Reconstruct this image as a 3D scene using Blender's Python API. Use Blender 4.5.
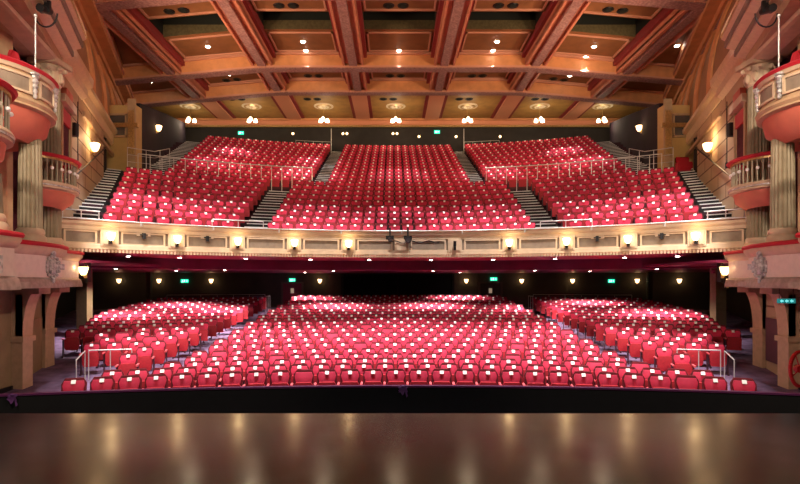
import bpy, bmesh, math, random
from math import sin, cos, pi, radians, atan2, sqrt, asin, degrees
random.seed(7)
S = bpy.context.scene
for o in list(bpy.data.objects): bpy.data.objects.remove(o)
COL = S.collection
# X to the right, Y away from the stage, Z up; stalls floor Z = 0, eye at 2.94
EYE = 2.94
F = 533.0
cam = bpy.data.objects.new('camera', bpy.data.cameras.new('camera')); COL.objects.link(cam)
cam.location = (-0.32, 0, EYE); cam.rotation_euler = (radians(90), 0, 0)
cam.data.sensor_width = 36; cam.data.lens = 36*F/800
cam.data.shift_x = 6.5/800; cam.data.shift_y = 40/800
cam.data.clip_end = 200
S.camera = cam
W = bpy.data.worlds.new('world'); S.world = W; W.use_nodes = True
W.node_tree.nodes['Background'].inputs[0].default_value = (1.0, .62, .38, 1)
W.node_tree.nodes['Background'].inputs[1].default_value = 0.05
S.view_settings.view_transform = 'Standard'; S.view_settings.look = 'None'
S.view_settings.gamma = 1; S.view_settings.use_curve_mapping = False
S.view_settings.exposure = 0.0

def spot(x, y, z, tx, ty, tz, p, col, ang=60, blend=.5, r=.12):
    L = bpy.data.lights.new('spot_or_fill_lamp', 'SPOT'); L.energy = p; L.color = col  # shared by the theatre's lamps and the added fill spots
    L.spot_size = radians(ang); L.spot_blend = blend; L.shadow_soft_size = r
    o = bpy.data.objects.new('spot_or_fill_lamp', L); COL.objects.link(o); o.location = (x, y, z)
    from mathutils import Vector
    o.rotation_euler = (Vector((tx, ty, tz))-Vector((x, y, z))).to_track_quat('-Z', 'Y').to_euler()
    return o
def point(x, y, z, p, col, r=.08):
    L = bpy.data.lights.new('lamp_glow', 'POINT'); L.energy = p; L.color = col; L.shadow_soft_size = r
    o = bpy.data.objects.new('lamp_glow', L); COL.objects.link(o); o.location = (x, y, z); return o
WHITE = (1, .90, .88); WARM = (1, .62, .30); AMBER = (1, .5, .2)
# lighting bars over the front of the house, aimed at the stalls
for x in (-8.4, -5.0, -1.7, 1.7, 5.0, 8.4):
    spot(x, 12.6, 15.2, x*.9, 15.6, 0.5, 11500, WHITE, 46, .8, .2)
for x in (-10.5, -3.5, 3.5, 10.5):
    spot(x*.85, 14.5, 15.2, x*.95, 21.5, 1.0, 8500, WHITE, 38, .7, .2)
# from the ceiling slots down on the circle
for x in (-11, -7.6, -3.8, 0, 3.8, 7.6, 11):
    spot(x*.95, 21.3, 15.4, x*.93, 23.0-abs(x)**2*.028, 5.2, 5000, WHITE, 31, .7, .15)
# stage lighting bar: lights the boxes and the circle front, plus added fill
for x in (-5.5, 5.5):
    spot(x, 3.0, 10.5, x*1.9, 15, 5.0, 4200, (1, .80, .64), 75, .8, .3)
    spot(x*.6, 4.0, 10.0, x*1.95, 15, 9.6, 2600, (1, .80, .60), 60, .8, .3)  # added unseen spots to brighten the cornices
    spot(x*.8, 2.0, 9.5, x*.5, 4, 1.2, 520, (.90, 1, .84), 95, .8, .3)  # added unseen work light, brightens the stage floor
    spot(-x*1.0, 5.0, 8.5, x*1.92, 14.5, 2.2, 2600, (1, .78, .64), 50, .8, .25)  # added fill from across the house, brightens piers and ledges
spot(0, 3.0, 10.5, 0, 21, 4.6, 1500, (1, .82, .66), 55, .8, .3)
# added unseen amber uplights above the side cornices, washing the ceiling
for s in (-1, 1):
    for (d, p) in ((15, 1300), (20.5, 1700), (26, 1700)):
        spot(s*(9.6+.35*(d-16.6)), d, 11.2, s*2, d+9, 17, p, (1, .66, .40), 120, .9, .3)

# ------------------------------------------------------------------ materials
MATS = {}
def mat(name, col, rough=.6, metal=0, noise=0, scale=8, emit=None, es=0, bump=0, bscale=40, sheen=0, spec=.5, col2=None, coat=0):
    m = bpy.data.materials.new(name); m.use_nodes = True; nt = m.node_tree; b = nt.nodes['Principled BSDF']
    b.inputs['Base Color'].default_value = (*col, 1); b.inputs['Roughness'].default_value = rough
    b.inputs['Metallic'].default_value = metal; b.inputs['Specular IOR Level'].default_value = spec
    if sheen: b.inputs['Sheen Weight'].default_value = sheen; b.inputs['Sheen Roughness'].default_value = .4; b.inputs['Sheen Tint'].default_value = (1, .35, .4, 1)
    if coat: b.inputs['Coat Weight'].default_value = coat
    if emit: b.inputs['Emission Color'].default_value = (*emit, 1); b.inputs['Emission Strength'].default_value = es
    if noise or col2 or bump:
        tc = nt.nodes.new('ShaderNodeTexCoord')
    if noise or col2:
        n = nt.nodes.new('ShaderNodeTexNoise'); n.inputs['Scale'].default_value = scale; n.inputs['Detail'].default_value = 5
        nt.links.new(tc.outputs['Object'], n.inputs['Vector'])
        r = nt.nodes.new('ShaderNodeValToRGB'); nt.links.new(n.outputs['Fac'], r.inputs['Fac'])
        c2 = col2 or tuple(c*(1-noise) for c in col)
        r.color_ramp.elements[0].color = (*c2, 1); r.color_ramp.elements[1].color = (*col, 1)
        r.color_ramp.elements[0].position = .35; r.color_ramp.elements[1].position = .62
        nt.links.new(r.outputs['Color'], b.inputs['Base Color'])
    if bump:
        n2 = nt.nodes.new('ShaderNodeTexNoise'); n2.inputs['Scale'].default_value = bscale; n2.inputs['Detail'].default_value = 4
        nt.links.new(tc.outputs['Object'], n2.inputs['Vector'])
        bp = nt.nodes.new('ShaderNodeBump'); bp.inputs['Strength'].default_value = bump; bp.inputs['Distance'].default_value = .02
        nt.links.new(n2.outputs['Fac'], bp.inputs['Height']); nt.links.new(bp.outputs['Normal'], b.inputs['Normal'])
    MATS[name] = m; return m
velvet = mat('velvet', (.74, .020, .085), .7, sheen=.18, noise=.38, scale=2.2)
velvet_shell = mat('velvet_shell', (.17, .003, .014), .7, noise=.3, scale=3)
velvet_shaded = mat('velvet_underside_shaded', (.42, .006, .018), .6, noise=.2, scale=20)  # cushion underside darkened, its shade put into the red
arm_m = mat('arm_pad_lit', (.78, .13, .15), .5)  # red pads paled to pink, top light put into the colour
std_m = mat('seat_standard', (.07, .02, .03), .5, metal=.2)
plate_m = mat('number_plate', (.97, .96, .93), .4)
carpet = mat('purple_carpet', (.20, .13, .23), .95, col2=(.10, .06, .12), scale=3, bump=.3)
step_m = mat('dark_step', (.018, .020, .020), .85, noise=.3, scale=6)
nosing_m = mat('nosing', (.74, .76, .74), .5)
black_m = mat('black_cloth', (.0025, .0025, .003), .9, noise=.4, scale=5)
magenta_m = mat('magenta_trim', (.11, .015, .085), .6)
cream = mat('cream_plaster', (.68, .52, .35), .55, noise=.12, scale=4)
cream2 = mat('tan_plaster', (.56, .38, .22), .6, noise=.15, scale=4)
panel_m = mat('taupe_panel', (.30, .235, .17), .6, noise=.2, scale=5)
gold = mat('gilding', (.75, .52, .22), .35, metal=.6, noise=.3, scale=14)
silver = mat('silver_leaf', (.72, .70, .68), .32, metal=.35, noise=.5, scale=12, bump=.6, bscale=18)
ochre = mat('ochre_stone', (.36, .25, .125), .65, noise=.2, scale=2.5)
stone = mat('fluted_stone', (.33, .27, .165), .55, noise=.2, scale=4)
salmon = mat('salmon_plaster', (.58, .15, .095), .6, noise=.12, scale=3)
redrail = mat('red_velvet_rail', (.5, .008, .022), .7, sheen=.3)
terra = mat('terracotta_beam', (.74, .34, .145), .5, noise=.15, scale=2)
purple_orn = mat('mauve_ornament', (.30, .14, .15), .6, col2=(.50, .28, .25), scale=9, bump=1, bscale=12)
coffer = mat('coffer_panel', (.30, .125, .05), .6, noise=.2, scale=1.5)
coffer_gold = mat('coffer_gold', (.58, .34, .10), .5, noise=.2, scale=1.5)
redtrim = mat('oxblood_trim', (.30, .035, .04), .6)
pinktrim = mat('pink_trim', (.66, .33, .23), .6)
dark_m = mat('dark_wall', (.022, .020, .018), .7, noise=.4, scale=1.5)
darkred = mat('dark_red_wall', (.085, .008, .014), .7, noise=.3, scale=2)
maroon = mat('maroon_soffit', (.62, .035, .10), .45, noise=.15, scale=2)
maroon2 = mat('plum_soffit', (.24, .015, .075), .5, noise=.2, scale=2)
blackm = mat('black_metal', (.012, .012, .014), .4, metal=.3)
steel = mat('steel_rail', (.62, .62, .60), .35, metal=.3)
void_m = mat('slot_void', (.008, .012, .010), .9)
olive = mat('olive_return', (.12, .10, .045), .7, noise=.3)
shade_m = mat('lit_shade', (1, .85, .6), .4, emit=(1, .62, .28), es=5)
shade_b = mat('lit_glass', (1, .9, .7), .3, emit=(1, .66, .30), es=10)
pendant_m = mat('pendant_glass', (1, .9, .7), .3, emit=(1, .80, .52), es=6)
lens_m = mat('lit_lens', (1, 1, 1), .3, emit=(1, .90, .78), es=30)
exit_m = mat('exit_green', (.0, .4, .25), .4, emit=(.02, .85, .48), es=1.6)
exit_w = mat('exit_white', (.9, 1, .95), .4, emit=(.75, 1, .9), es=2)
curtain = mat('plum_curtain', (.10, .012, .03), .8, noise=.4, scale=6)
glass_m = mat('mirror_glass', (.25, .27, .28), .12, metal=.7)
hose_red = mat('hose_red', (.6, .02, .02), .4)
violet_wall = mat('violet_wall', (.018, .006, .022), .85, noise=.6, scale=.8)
# stage boards
stage_m = mat('stage_floor', (.030, .034, .028), .33, col2=(.020, .023, .019), scale=1.3)
nt = stage_m.node_tree; b = nt.nodes['Principled BSDF']
tc = nt.nodes.new('ShaderNodeTexCoord'); n = nt.nodes.new('ShaderNodeTexNoise'); n.inputs['Scale'].default_value = 2.2; n.inputs['Detail'].default_value = 3; b.inputs['Specular IOR Level'].default_value = .42
nt.links.new(tc.outputs['Object'], n.inputs['Vector'])
mr = nt.nodes.new('ShaderNodeMapRange'); mr.inputs['To Min'].default_value = .12; mr.inputs['To Max'].default_value = .24
nt.links.new(n.outputs['Fac'], mr.inputs['Value']); nt.links.new(mr.outputs['Result'], b.inputs['Roughness'])
bp = nt.nodes.new('ShaderNodeBump'); bp.inputs['Strength'].default_value = .12; bp.inputs['Distance'].default_value = .01
nt.links.new(n.outputs['Fac'], bp.inputs['Height']); nt.links.new(bp.outputs['Normal'], b.inputs['Normal'])
# ashlar joints on the side walls
ashlar = mat('ashlar', (.52, .36, .20), .65)
nt = ashlar.node_tree; b = nt.nodes['Principled BSDF']
tc = nt.nodes.new('ShaderNodeTexCoord'); mp = nt.nodes.new('ShaderNodeMapping'); mp.inputs['Rotation'].default_value = (radians(90), 0, radians(90))
sx = nt.nodes.new('ShaderNodeSeparateXYZ'); cb = nt.nodes.new('ShaderNodeCombineXYZ')
nt.links.new(tc.outputs['Object'], sx.inputs[0]); nt.links.new(sx.outputs['Y'], cb.inputs['X']); nt.links.new(sx.outputs['Z'], cb.inputs['Y'])
bk = nt.nodes.new('ShaderNodeTexBrick'); bk.inputs['Scale'].default_value = 1; bk.inputs['Brick Width'].default_value = 2.2; bk.inputs['Row Height'].default_value = .55
bk.inputs['Mortar Size'].default_value = .03; bk.inputs['Color1'].default_value = (.62, .46, .28, 1); bk.inputs['Color2'].default_value = (.56, .41, .25, 1); bk.inputs['Mortar'].default_value = (.20, .10, .06, 1)
nt.links.new(cb.outputs[0], bk.inputs['Vector']); nt.links.new(bk.outputs['Color'], b.inputs['Base Color'])

# ------------------------------------------------------------------ mesh builder
class MB:
    def __init__(s): s.v = []; s.f = []; s.m = []; s.mats = []
    def mi(s, m):
        if m is None: return 0
        if m not in s.mats: s.mats.append(m)
        return s.mats.index(m)
    def add(s, vs, fs, m=None):
        k = len(s.v); i = s.mi(m); s.v += [tuple(p) for p in vs]
        for f in fs: s.f.append(tuple(k+a for a in f)); s.m.append(i)
    def box(s, x0, x1, y0, y1, z0, z1, m=None, tw=0, rot=0, c=(0, 0)):
        # tw widens the top in x
        vs = [(x0, y0, z0), (x1, y0, z0), (x1, y1, z0), (x0, y1, z0), (x0-tw, y0, z1), (x1+tw, y0, z1), (x1+tw, y1, z1), (x0-tw, y1, z1)]
        if rot: vs = [(c[0]+(x-c[0])*cos(rot)-(y-c[1])*sin(rot), c[1]+(x-c[0])*sin(rot)+(y-c[1])*cos(rot), z) for x, y, z in vs]
        s.add(vs, [(0, 3, 2, 1), (4, 5, 6, 7), (0, 1, 5, 4), (1, 2, 6, 5), (2, 3, 7, 6), (3, 0, 4, 7)], m)
    def cyl(s, p, q, r, n=8, m=None, r2=None):
        from mathutils import Vector
        p = Vector(p); q = Vector(q); d = (q-p).normalized(); a = d.orthogonal().normalized(); b_ = d.cross(a)
        r2 = r if r2 is None else r2; vs = []
        for (c, rr) in ((p, r), (q, r2)):
            for i in range(n): vs.append(c+(a*cos(2*pi*i/n)+b_*sin(2*pi*i/n))*rr)
        s.add(vs, [(i, (i+1) % n, n+(i+1) % n, n+i) for i in range(n)]+[tuple(range(n))[::-1], tuple(range(n, 2*n))], m)
    def lathe(s, prof, c=(0, 0, 0), n=16, m=None, flute=None):
        vs = []
        for r, z in prof:
            for i in range(n):
                rr = r*(flute if flute and i % 2 else 1)
                vs.append((c[0]+rr*cos(2*pi*i/n), c[1]+rr*sin(2*pi*i/n), c[2]+z))
        fs = []
        for j in range(len(prof)-1):
            for i in range(n): fs.append((j*n+i, j*n+(i+1) % n, (j+1)*n+(i+1) % n, (j+1)*n+i))
        fs.append(tuple(range(n))[::-1]); fs.append(tuple(range((len(prof)-1)*n, len(prof)*n)))
        s.add(vs, fs, m)
    def ell(s, c, r, n=10, k=6, m=None):
        vs = []; fs = []
        for j in range(k+1):
            t = pi*j/k
            for i in range(n): vs.append((c[0]+r[0]*sin(t)*cos(2*pi*i/n), c[1]+r[1]*sin(t)*sin(2*pi*i/n), c[2]+r[2]*cos(t)))
        for j in range(k):
            for i in range(n): fs.append((j*n+i, j*n+(i+1) % n, (j+1)*n+(i+1) % n, (j+1)*n+i))
        s.add(vs, fs, m)
    def sweep(s, path, prof, side=1, m=None, closed=True):
        n = len(path); k = len(prof); vs = []
        for i, p in enumerate(path):
            a = path[max(0, i-1)]; c = path[min(n-1, i+1)]
            tx, ty = c[0]-a[0], c[1]-a[1]; L = sqrt(tx*tx+ty*ty) or 1; tx /= L; ty /= L
            nx, ny = ty*side, -tx*side
            zz = p[2] if len(p) > 2 else 0
            for o, z in prof: vs.append((p[0]+nx*o, p[1]+ny*o, z+zz))
        fs = []
        for i in range(n-1):
            for j in range(k if closed else k-1):
                fs.append((i*k+j, i*k+(j+1) % k, (i+1)*k+(j+1) % k, (i+1)*k+j))
        if closed: fs += [tuple(range(k)), tuple(range((n-1)*k, n*k))[::-1]]
        s.add(vs, fs, m)
    def obj(s, name, m=None, parent=None, smooth=False, bevel=0, kind=None):
        me = bpy.data.meshes.new(name); me.from_pydata(s.v, [], s.f)
        if m is not None and not s.mats: me.materials.append(m)
        else:
            for q in s.mats: me.materials.append(q)
            me.polygons.foreach_set('material_index', s.m)
        bm = bmesh.new(); bm.from_mesh(me); bmesh.ops.recalc_face_normals(bm, faces=bm.faces)
        if bevel: bmesh.ops.bevel(bm, geom=list(bm.edges), offset=bevel, segments=2, affect='EDGES', clamp_overlap=True)
        bm.to_mesh(me); bm.free()
        if smooth:
            me.polygons.foreach_set('use_smooth', [True]*len(me.polygons))
            me.set_sharp_from_angle(angle=radians(40))
        o = bpy.data.objects.new(name, me); COL.objects.link(o)
        if parent: o.parent = parent
        if kind: o['kind'] = kind
        return o
def tag(o, label, cat=None, group=None, kind=None):
    o['label'] = label
    if cat: o['category'] = cat
    if group: o['group'] = group
    if kind: o['kind'] = kind
    return o
def root(name, loc, label=None, cat=None, rz=0, group=None, kind=None):
    o = bpy.data.objects.new(name, None); COL.objects.link(o); o.location = loc; o.rotation_euler = (0, 0, rz)
    if label: tag(o, label, cat, group, kind)
    elif kind: o['kind'] = kind
    return o
def copy_tree(o, parent=None):
    c = o.copy(); COL.objects.link(c)
    if parent: c.parent = parent; c.matrix_parent_inverse = o.matrix_parent_inverse.copy()
    for ch in o.children: copy_tree(ch, c)
    return c
ORD = 'first second third fourth fifth sixth seventh eighth ninth tenth eleventh twelfth thirteenth fourteenth fifteenth sixteenth seventeenth eighteenth nineteenth twentieth'.split()
def ordw(i):
    return ORD[i] if i < 20 else 'twenty-'+ORD[i-20]
def nth(i, n):    # i from 0, along n from left to right
    if n == 1: return 'only one'
    if i == 0: return 'leftmost'
    if i == n-1: return 'rightmost'
    if n % 2 and i == n//2: return 'middle one'
    return ordw(i)+' from the left' if i < n/2 else ordw(n-1-i)+' from the right'
def px(x, y, D): return ((x-393.5)*D/F-.32, D, EYE+(282-y)*D/F)     # a pixel of the photograph at distance D
# ------------------------------------------------------------------ shared plans
SC = (0.0, -8.7)          # centre of the stalls rows
CC = (0.0, 6.2)           # centre of the circle rows
def sr(k): return 20.9+.91*k
def sfloor(r):
    k = (r-20.9)/.91
    return 0 if k < 3.5 else .072*(k-3.5)
def cth(r): return radians(19.29)+asin(min(1, 6.852/r))       # where the circle radius meets the side wall
def arcpts(c, r, t0, t1, n): return [(c[0]+r*sin(t0+(t1-t0)*i/n), c[1]+r*cos(t0+(t1-t0)*i/n)) for i in range(n+1)]
def wallx(d): return 10.9+.35*(d-16.6)

# ------------------------------------------------------------------ floors
mb = MB(); mb.box(-16, 16, -8, 7.1, .95, 1.19); o = mb.obj('floor_stage', stage_m, kind='structure')
mb = MB(); mb.box(-16, 16, 6.9, 7.05, -1.2, .949); mb.obj('wall_stage_front', black_m, kind='structure')
mb = MB(); mb.box(-16, 16, 7.051, 11.3, -1.4, -1.2); mb.obj('floor_orchestra_pit', black_m, kind='structure')
# stalls floor, raked
mb = MB(); rs = [19.0, 20, 21, 22, 23, 24.0]+[24.5+.91*i for i in range(20)]
n = 48; vs = []; fs = []
for r in rs:
    T = asin(min(1, 19.5/r)) if r > 19.5 else radians(75)
    T = min(T, radians(44))
    for i in range(n+1):
        t = -T+2*T*i/n; y = SC[1]+r*cos(t); vs.append((r*sin(t), max(y, 10.0 if abs(r*sin(t)) < 9.5 else y), sfloor(r)))
for j in range(len(rs)-1):
    for i in range(n): a = j*(n+1)+i; fs.append((a, a+1, a+n+2, a+n+1))
mb.add(vs, fs); mb.obj('floor_stalls', carpet, smooth=True, kind='structure')
# circle tiers (stepped)
def tiers(name, r0, pitch, z0, rise, nrow, first, last, mt):
    mb = MB()
    for k in range(nrow):
        ra = (r0+pitch*k-.56) if k else first; rb = r0+pitch*(k+1)-.56 if k < nrow-1 else last
        z = z0+rise*k; t0 = min(cth(ra), cth(rb)+.02); t = cth(rb)
        pa = arcpts(CC, ra, -cth(ra), cth(ra), 40); pb = arcpts(CC, rb, -cth(rb), cth(rb), 40)
        vs = [(x, y, z) for x, y in pa]+[(x, y, z) for x, y in pb]+[(x, y, z-rise-.05) for x, y in pa]
        fs = [(i, i+1, 42+i, 41+i) for i in range(40)]+[(82+i, 83+i, i+1, i) for i in range(40)]
        mb.add(vs, fs)
    return mb.obj(name, mt, kind='structure')
tier_m = mat('tier_carpet', (.055, .018, .028), .9, noise=.3, scale=3)
tiers('floor_lower_circle', 15.8, .86, 4.41, .38, 9, 15.0, 24.3, tier_m)
tiers('floor_upper_circle', 25.1, .87, 8.1, .39, 13, 24.3, 37.2, tier_m)

# ------------------------------------------------------------------ walls
# under-circle walls
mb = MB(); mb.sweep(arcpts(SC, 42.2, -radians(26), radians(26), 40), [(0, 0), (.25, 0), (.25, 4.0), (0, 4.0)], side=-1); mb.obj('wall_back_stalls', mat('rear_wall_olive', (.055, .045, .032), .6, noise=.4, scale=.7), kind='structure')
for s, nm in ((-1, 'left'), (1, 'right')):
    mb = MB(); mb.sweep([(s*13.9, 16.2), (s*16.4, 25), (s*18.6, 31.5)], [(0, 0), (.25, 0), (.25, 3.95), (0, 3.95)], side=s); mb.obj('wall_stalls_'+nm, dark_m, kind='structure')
    mb = MB(); mb.sweep([(s*13.88, 16.4), (s*16.38, 25), (s*18.5, 31)], [(0, 0), (.05, 0), (.05, .75), (0, .75)], side=-s)
    mb.obj('baseboard_stalls_'+nm, mat('dado', (.05, .045, .04), .4), kind='structure')
    # ashlar side wall of the circle
    mb = MB(); mb.sweep([(s*(wallx(d)), d) for d in (16.6, 20, 24.6)], [(0, 3.9), (.35, 3.9), (.35, 10.6), (0, 10.6)], side=s); mb.obj('wall_'+nm, ashlar, kind='structure')
    mb = MB(); mb.box(min(s*14.1, s*14.5), max(s*14.1, s*14.5), 25.2, 25.6, 6.5, 9.9); mb.obj('wall_doorway_'+nm, dark_m, kind='structure')
    mb = MB()
    mb.box(min(s*13.35, s*15.2), max(s*13.35, s*15.2), 27.0, 27.6, 6.5, 11.9, MATS.get('portal_ochre_lit') or mat('portal_ochre_lit', (.66, .45, .17), .55, noise=.12, scale=1.5))  # brighter ochre, the light on the portal put into the colour
    mb.box(min(s*13.35, s*13.75), max(s*13.35, s*13.75), 26.9, 27.0, 6.5, 12.2, cream2)
    mb.box(min(s*13.40, s*13.70), max(s*13.40, s*13.70), 26.86, 26.9, 9.4, 11.6, gold)
    mb.box(min(s*13.2, s*15.3), max(s*13.2, s*15.3), 26.8, 27.0, 10.75, 10.95, gold)
    mb.obj('wall_portal_'+nm, kind='structure')
    # dark side wall of the upper circle
    mb = MB(); P = [(13.45, 27.6, 12.2), (14.9, 34, 13.7), (16.5, 41.5, 15.3)]
    vs = []
    for x, y, z in P: vs += [(s*x, y, 6.5), (s*x, y, z), (s*(x+.3), y, 6.5), (s*(x+.3), y, z)]
    mb.add(vs, [(0, 4, 5, 1), (4, 8, 9, 5), (2, 3, 7, 6), (6, 7, 11, 10), (1, 5, 7, 3), (5, 9, 11, 7), (0, 1, 3, 2), (8, 10, 11, 9)])
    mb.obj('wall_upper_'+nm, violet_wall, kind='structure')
    # cove from the cornice up to the ceiling edge
    mb = MB(); vs = []; fs = []; Ds = [9, 13, 16.6, 20.5, 24.6, 28.4, 32.2, 36.5, 43.3]
    nk = 6
    for d in Ds:
        x0 = wallx(d)+.1; x1 = 15.0+(17.7-15.0)/7.6*(d-24.6)
        for i in range(nk+1):
            t = i/nk; vs.append((s*(x0+(x1-x0)*t**1.6), d, 10.75+(15.35-10.75)*t**.75))
    for j in range(len(Ds)-1):
        for i in range(nk): a = j*(nk+1)+i; fs.append((a, a+1, a+nk+2, a+nk+1))
    mb.add(vs, fs); mb.obj('ceiling_cove_'+nm, mat('cove_plaster', (.42, .22, .10), .6, noise=.2, scale=1), smooth=True, kind='structure')
    for d in (22.5, 25.2, 27.9, 30.6, 33.3):
        mb = MB(); x0 = wallx(d)+.1; x1 = 15.0+(17.7-15.0)/7.6*(d-24.6); path = []
        vs = []
        for i in range(9):
            t = i/8; x = x0+(x1-x0)*t**1.6; z = 10.75+(15.35-10.75)*t**.75
            for dx, dd in ((0, -.14), (-.12, -.14), (-.12, .14), (0, .14)): vs.append((s*(x+dx), d+dd, z))
        mb.add(vs, [(4*i+j, 4*i+(j+1) % 4, 4*i+4+(j+1) % 4, 4*i+4+j) for i in range(8) for j in range(4)])
        mb.obj('trim_cove_rib_'+nm, terra, kind='structure')
mat('rear_salmon', (.78, .34, .20), .5)
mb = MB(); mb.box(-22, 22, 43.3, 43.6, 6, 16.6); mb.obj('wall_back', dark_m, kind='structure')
mb = MB(); mb.box(-18, 18, 42.95, 43.3, 15.62, 15.95, MATS['rear_salmon']); mb.box(-18, 18, 42.8, 43.3, 15.95, 16.12, terra); mb.box(-18, 18, 43.1, 43.3, 15.5, 15.62, gold)
mb.obj('trim_back_cornice', kind='structure')
# cover behind upper rows
mb = MB(); mb.box(-22, 22, 41.9, 43.3, 12.6, 12.78); mb.obj('floor_upper_gangway', tier_m, kind='structure')

# ------------------------------------------------------------------ ceiling
HB = EYE+13.0
def drop(x): x = abs(x); return 0 if x < 8.25 else (x-8.25)/5.5*.5
def cz(x, z): return z-drop(x)
BX = [-19.25, -13.75, -8.25, -2.75, 2.75, 8.25, 13.75, 19.25]
def edge(d): return 15.0+(17.7-15.0)/7.6*(d-24.6)
mb = MB()
# coffer back planes with the slot openings cut out of the near bay
def plane(x0, x1, d0, d1, z, m, clip=True):
    lim0, lim1 = edge(d0), edge(d1)
    xa0, xa1, xb0, xb1 = x0, x0, x1, x1
    xa0 = max(x0, -lim0); xa1 = max(x0, -lim1); xb0 = min(x1, lim0); xb1 = min(x1, lim1)
    if xb0 <= xa0 and xb1 <= xa1: return
    xb0 = max(xb0, xa0); xb1 = max(xb1, xa1)
    xa0 = min(xa0, xb0)
    mb.add([(xa0, d0, cz(xa0, z)), (xb0, d0, cz(xb0, z)), (xb1, d1, cz(xb1, z)), (xa1, d1, cz(xa1, z))], [(0, 1, 2, 3)], m)
ZP = HB+.85
for i in range(7):
    x0, x1 = BX[i], BX[i+1]; xc = (x0+x1)/2
    inner = 0 < i < 6
    plane(x0, x1, 10, 24.6, ZP, coffer)
    if inner:
        plane(x0, x1, 24.6, 27.3, ZP, coffer); plane(x0, x1, 29.2, 32.2, ZP, coffer)
        plane(x0, xc-1.95, 27.3, 29.2, ZP, coffer); plane(xc+1.95, x1, 27.3, 29.2, ZP, coffer)
        z = cz(xc, ZP)
        for (a, b_, c, d, m) in (((xc-1.95, 27.3), (xc+1.95, 27.3), 0, 0, void_m), ((xc-1.95, 29.2), (xc+1.95, 29.2), 0, 0, olive), ((xc-1.95, 27.3), (xc-1.95, 29.2), 0, 0, void_m), ((xc+1.95, 27.3), (xc+1.95, 29.2), 0, 0, void_m)):
            mb.add([(a[0], a[1], cz(a[0], ZP)), (b_[0], b_[1], cz(b_[0], ZP)), (b_[0], b_[1], z+.5), (a[0], a[1], z+.5)], [(0, 1, 2, 3)], m)
            mb.add([(a[0], a[1], z+.5), (b_[0], b_[1], z+.5), (b_[0], b_[1], z+1.6), (a[0], a[1], z+1.6)], [(0, 1, 2, 3)], void_m)  # walls above the lit olive lip painted black, as shade inside the slot
        mb.add([(xc-1.95, 27.3, z+1.6), (xc+1.95, 27.3, z+1.6), (xc+1.95, 29.2, z+1.6), (xc-1.95, 29.2, z+1.6)], [(0, 1, 2, 3)], void_m)
    else: plane(x0, x1, 24.6, 32.2, ZP, coffer)
    plane(x0, x1, 32.2, 36.5, ZP, coffer)
    mb.add([(max(x0, -edge(36.5)), 36.5, HB+.25), (min(x1, edge(36.5)), 36.5, HB+.25), (min(x1, edge(43.3)), 43.3, HB+.25), (max(x0, -edge(43.3)), 43.3, HB+.25)], [(0, 1, 2, 3)], coffer_gold)
o = mb.obj('ceiling', kind='structure')
# longitudinal beams
for i, x in enumerate(BX[1:7]):
    s = 1 if x > 0 else -1
    b_ = root('trim_ceiling_beam_%d' % (i+1), (x, 0, 0), kind='structure')
    d0 = 10; zb = cz(x, HB)
    mb = MB(); mb.box(-.24, .24, d0, 36.5, zb, zb+.35); mb.obj('soffit_ornament', purple_orn, b_)
    mb = MB(); mb.box(-.62, .62, d0, 36.5, zb+.2, zb+1.0); mb.box(-.62, -.50, d0, 36.5, zb+.03, zb+.3); mb.box(.50, .62, d0, 36.5, zb+.03, zb+.3); mb.obj('beam_side', MATS.get('salmon_beam') or mat('salmon_beam', (.70, .26, .16), .5, noise=.12, scale=2), b_)
    mb = MB(); mb.box(-.82, .82, d0, 36.5, zb+.55, zb+1.0); mb.obj('beam_step', redtrim, b_)
    zb = HB; mb = MB(); mb.box(-.55, .55, 37.1, 43.2, zb+.05, zb+.4, MATS['rear_salmon']); mb.box(-.78, .78, 37.1, 43.2, zb+.14, zb+.4, redtrim); mb.obj('rear_beam', None, b_)
# transverse beams
def xbeam(name, d, w, zoff, full=True):
    b_ = root(name, (0, d, 0), kind='structure')
    xs = [-edge(d), -13.75, -8.25, 8.25, 13.75, edge(d)]
    def strip(nm, y0, y1, z0, z1, m):
        mb = MB(); vs = []
        for x in xs:
            z = cz(x, HB)+zoff
            vs += [(x, y0, z+z0), (x, y1, z+z0), (x, y1, z+z1), (x, y0, z+z1)]
        mb.add(vs, [(4*i+j, 4*i+(j+1) % 4, 4*i+4+(j+1) % 4, 4*i+4+j) for i in range(len(xs)-1) for j in range(4)]+[(0, 1, 2, 3), (4*len(xs)-4, 4*len(xs)-3, 4*len(xs)-2, 4*len(xs)-1)])
        mb.obj(nm, m, b_)
    strip('beam_face', 0, w, .0, 1.6, terra)
    strip('soffit_ornament', .1, w-.08, -.05, .05, purple_orn)
    strip('gilt_bead', -.06, .04, -.03, .07, pinktrim)
    strip('upper_moulding', -.16, .1, .72, .84, pinktrim)
    return b_
xbeam('trim_ceiling_crossbeam_1', 23.8, .8, 0); xbeam('trim_ceiling_crossbeam_2', 32.2, .8, 0); xbeam('trim_ceiling_crossbeam_3', 36.4, .7, 0)
xbeam('trim_ceiling_crossbeam_4', 16.0, .8, 0)
# edge beams parallel to the wall
for s, nm in ((-1, 'left'), (1, 'right')):
    b_ = root('trim_ceiling_edge_'+nm, (0, 0, 0), kind='structure')
    path = [(s*(edge(d)), d) for d in (10, 24.6, 32.2, 37, 43)]
    zz = cz(17, HB)
    for nm2, off0, off1, z0, z1, m in (('beam_outer', -.1, .5, -.25, 1.2, terra), ('beam_inner', .5, 1.0, .05, 1.2, MATS['terracotta_beam']), ('ornament_strip', .12, .38, -.32, -.25, purple_orn), ('pink_bead', 1.0, 1.08, .3, .42, pinktrim)):
        mb = MB(); mb.sweep(path, [(off0, zz+z0), (off1, zz+z0), (off1, zz+z1), (off0, zz+z1)], side=-s); mb.obj(nm2, m, b_)
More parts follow.
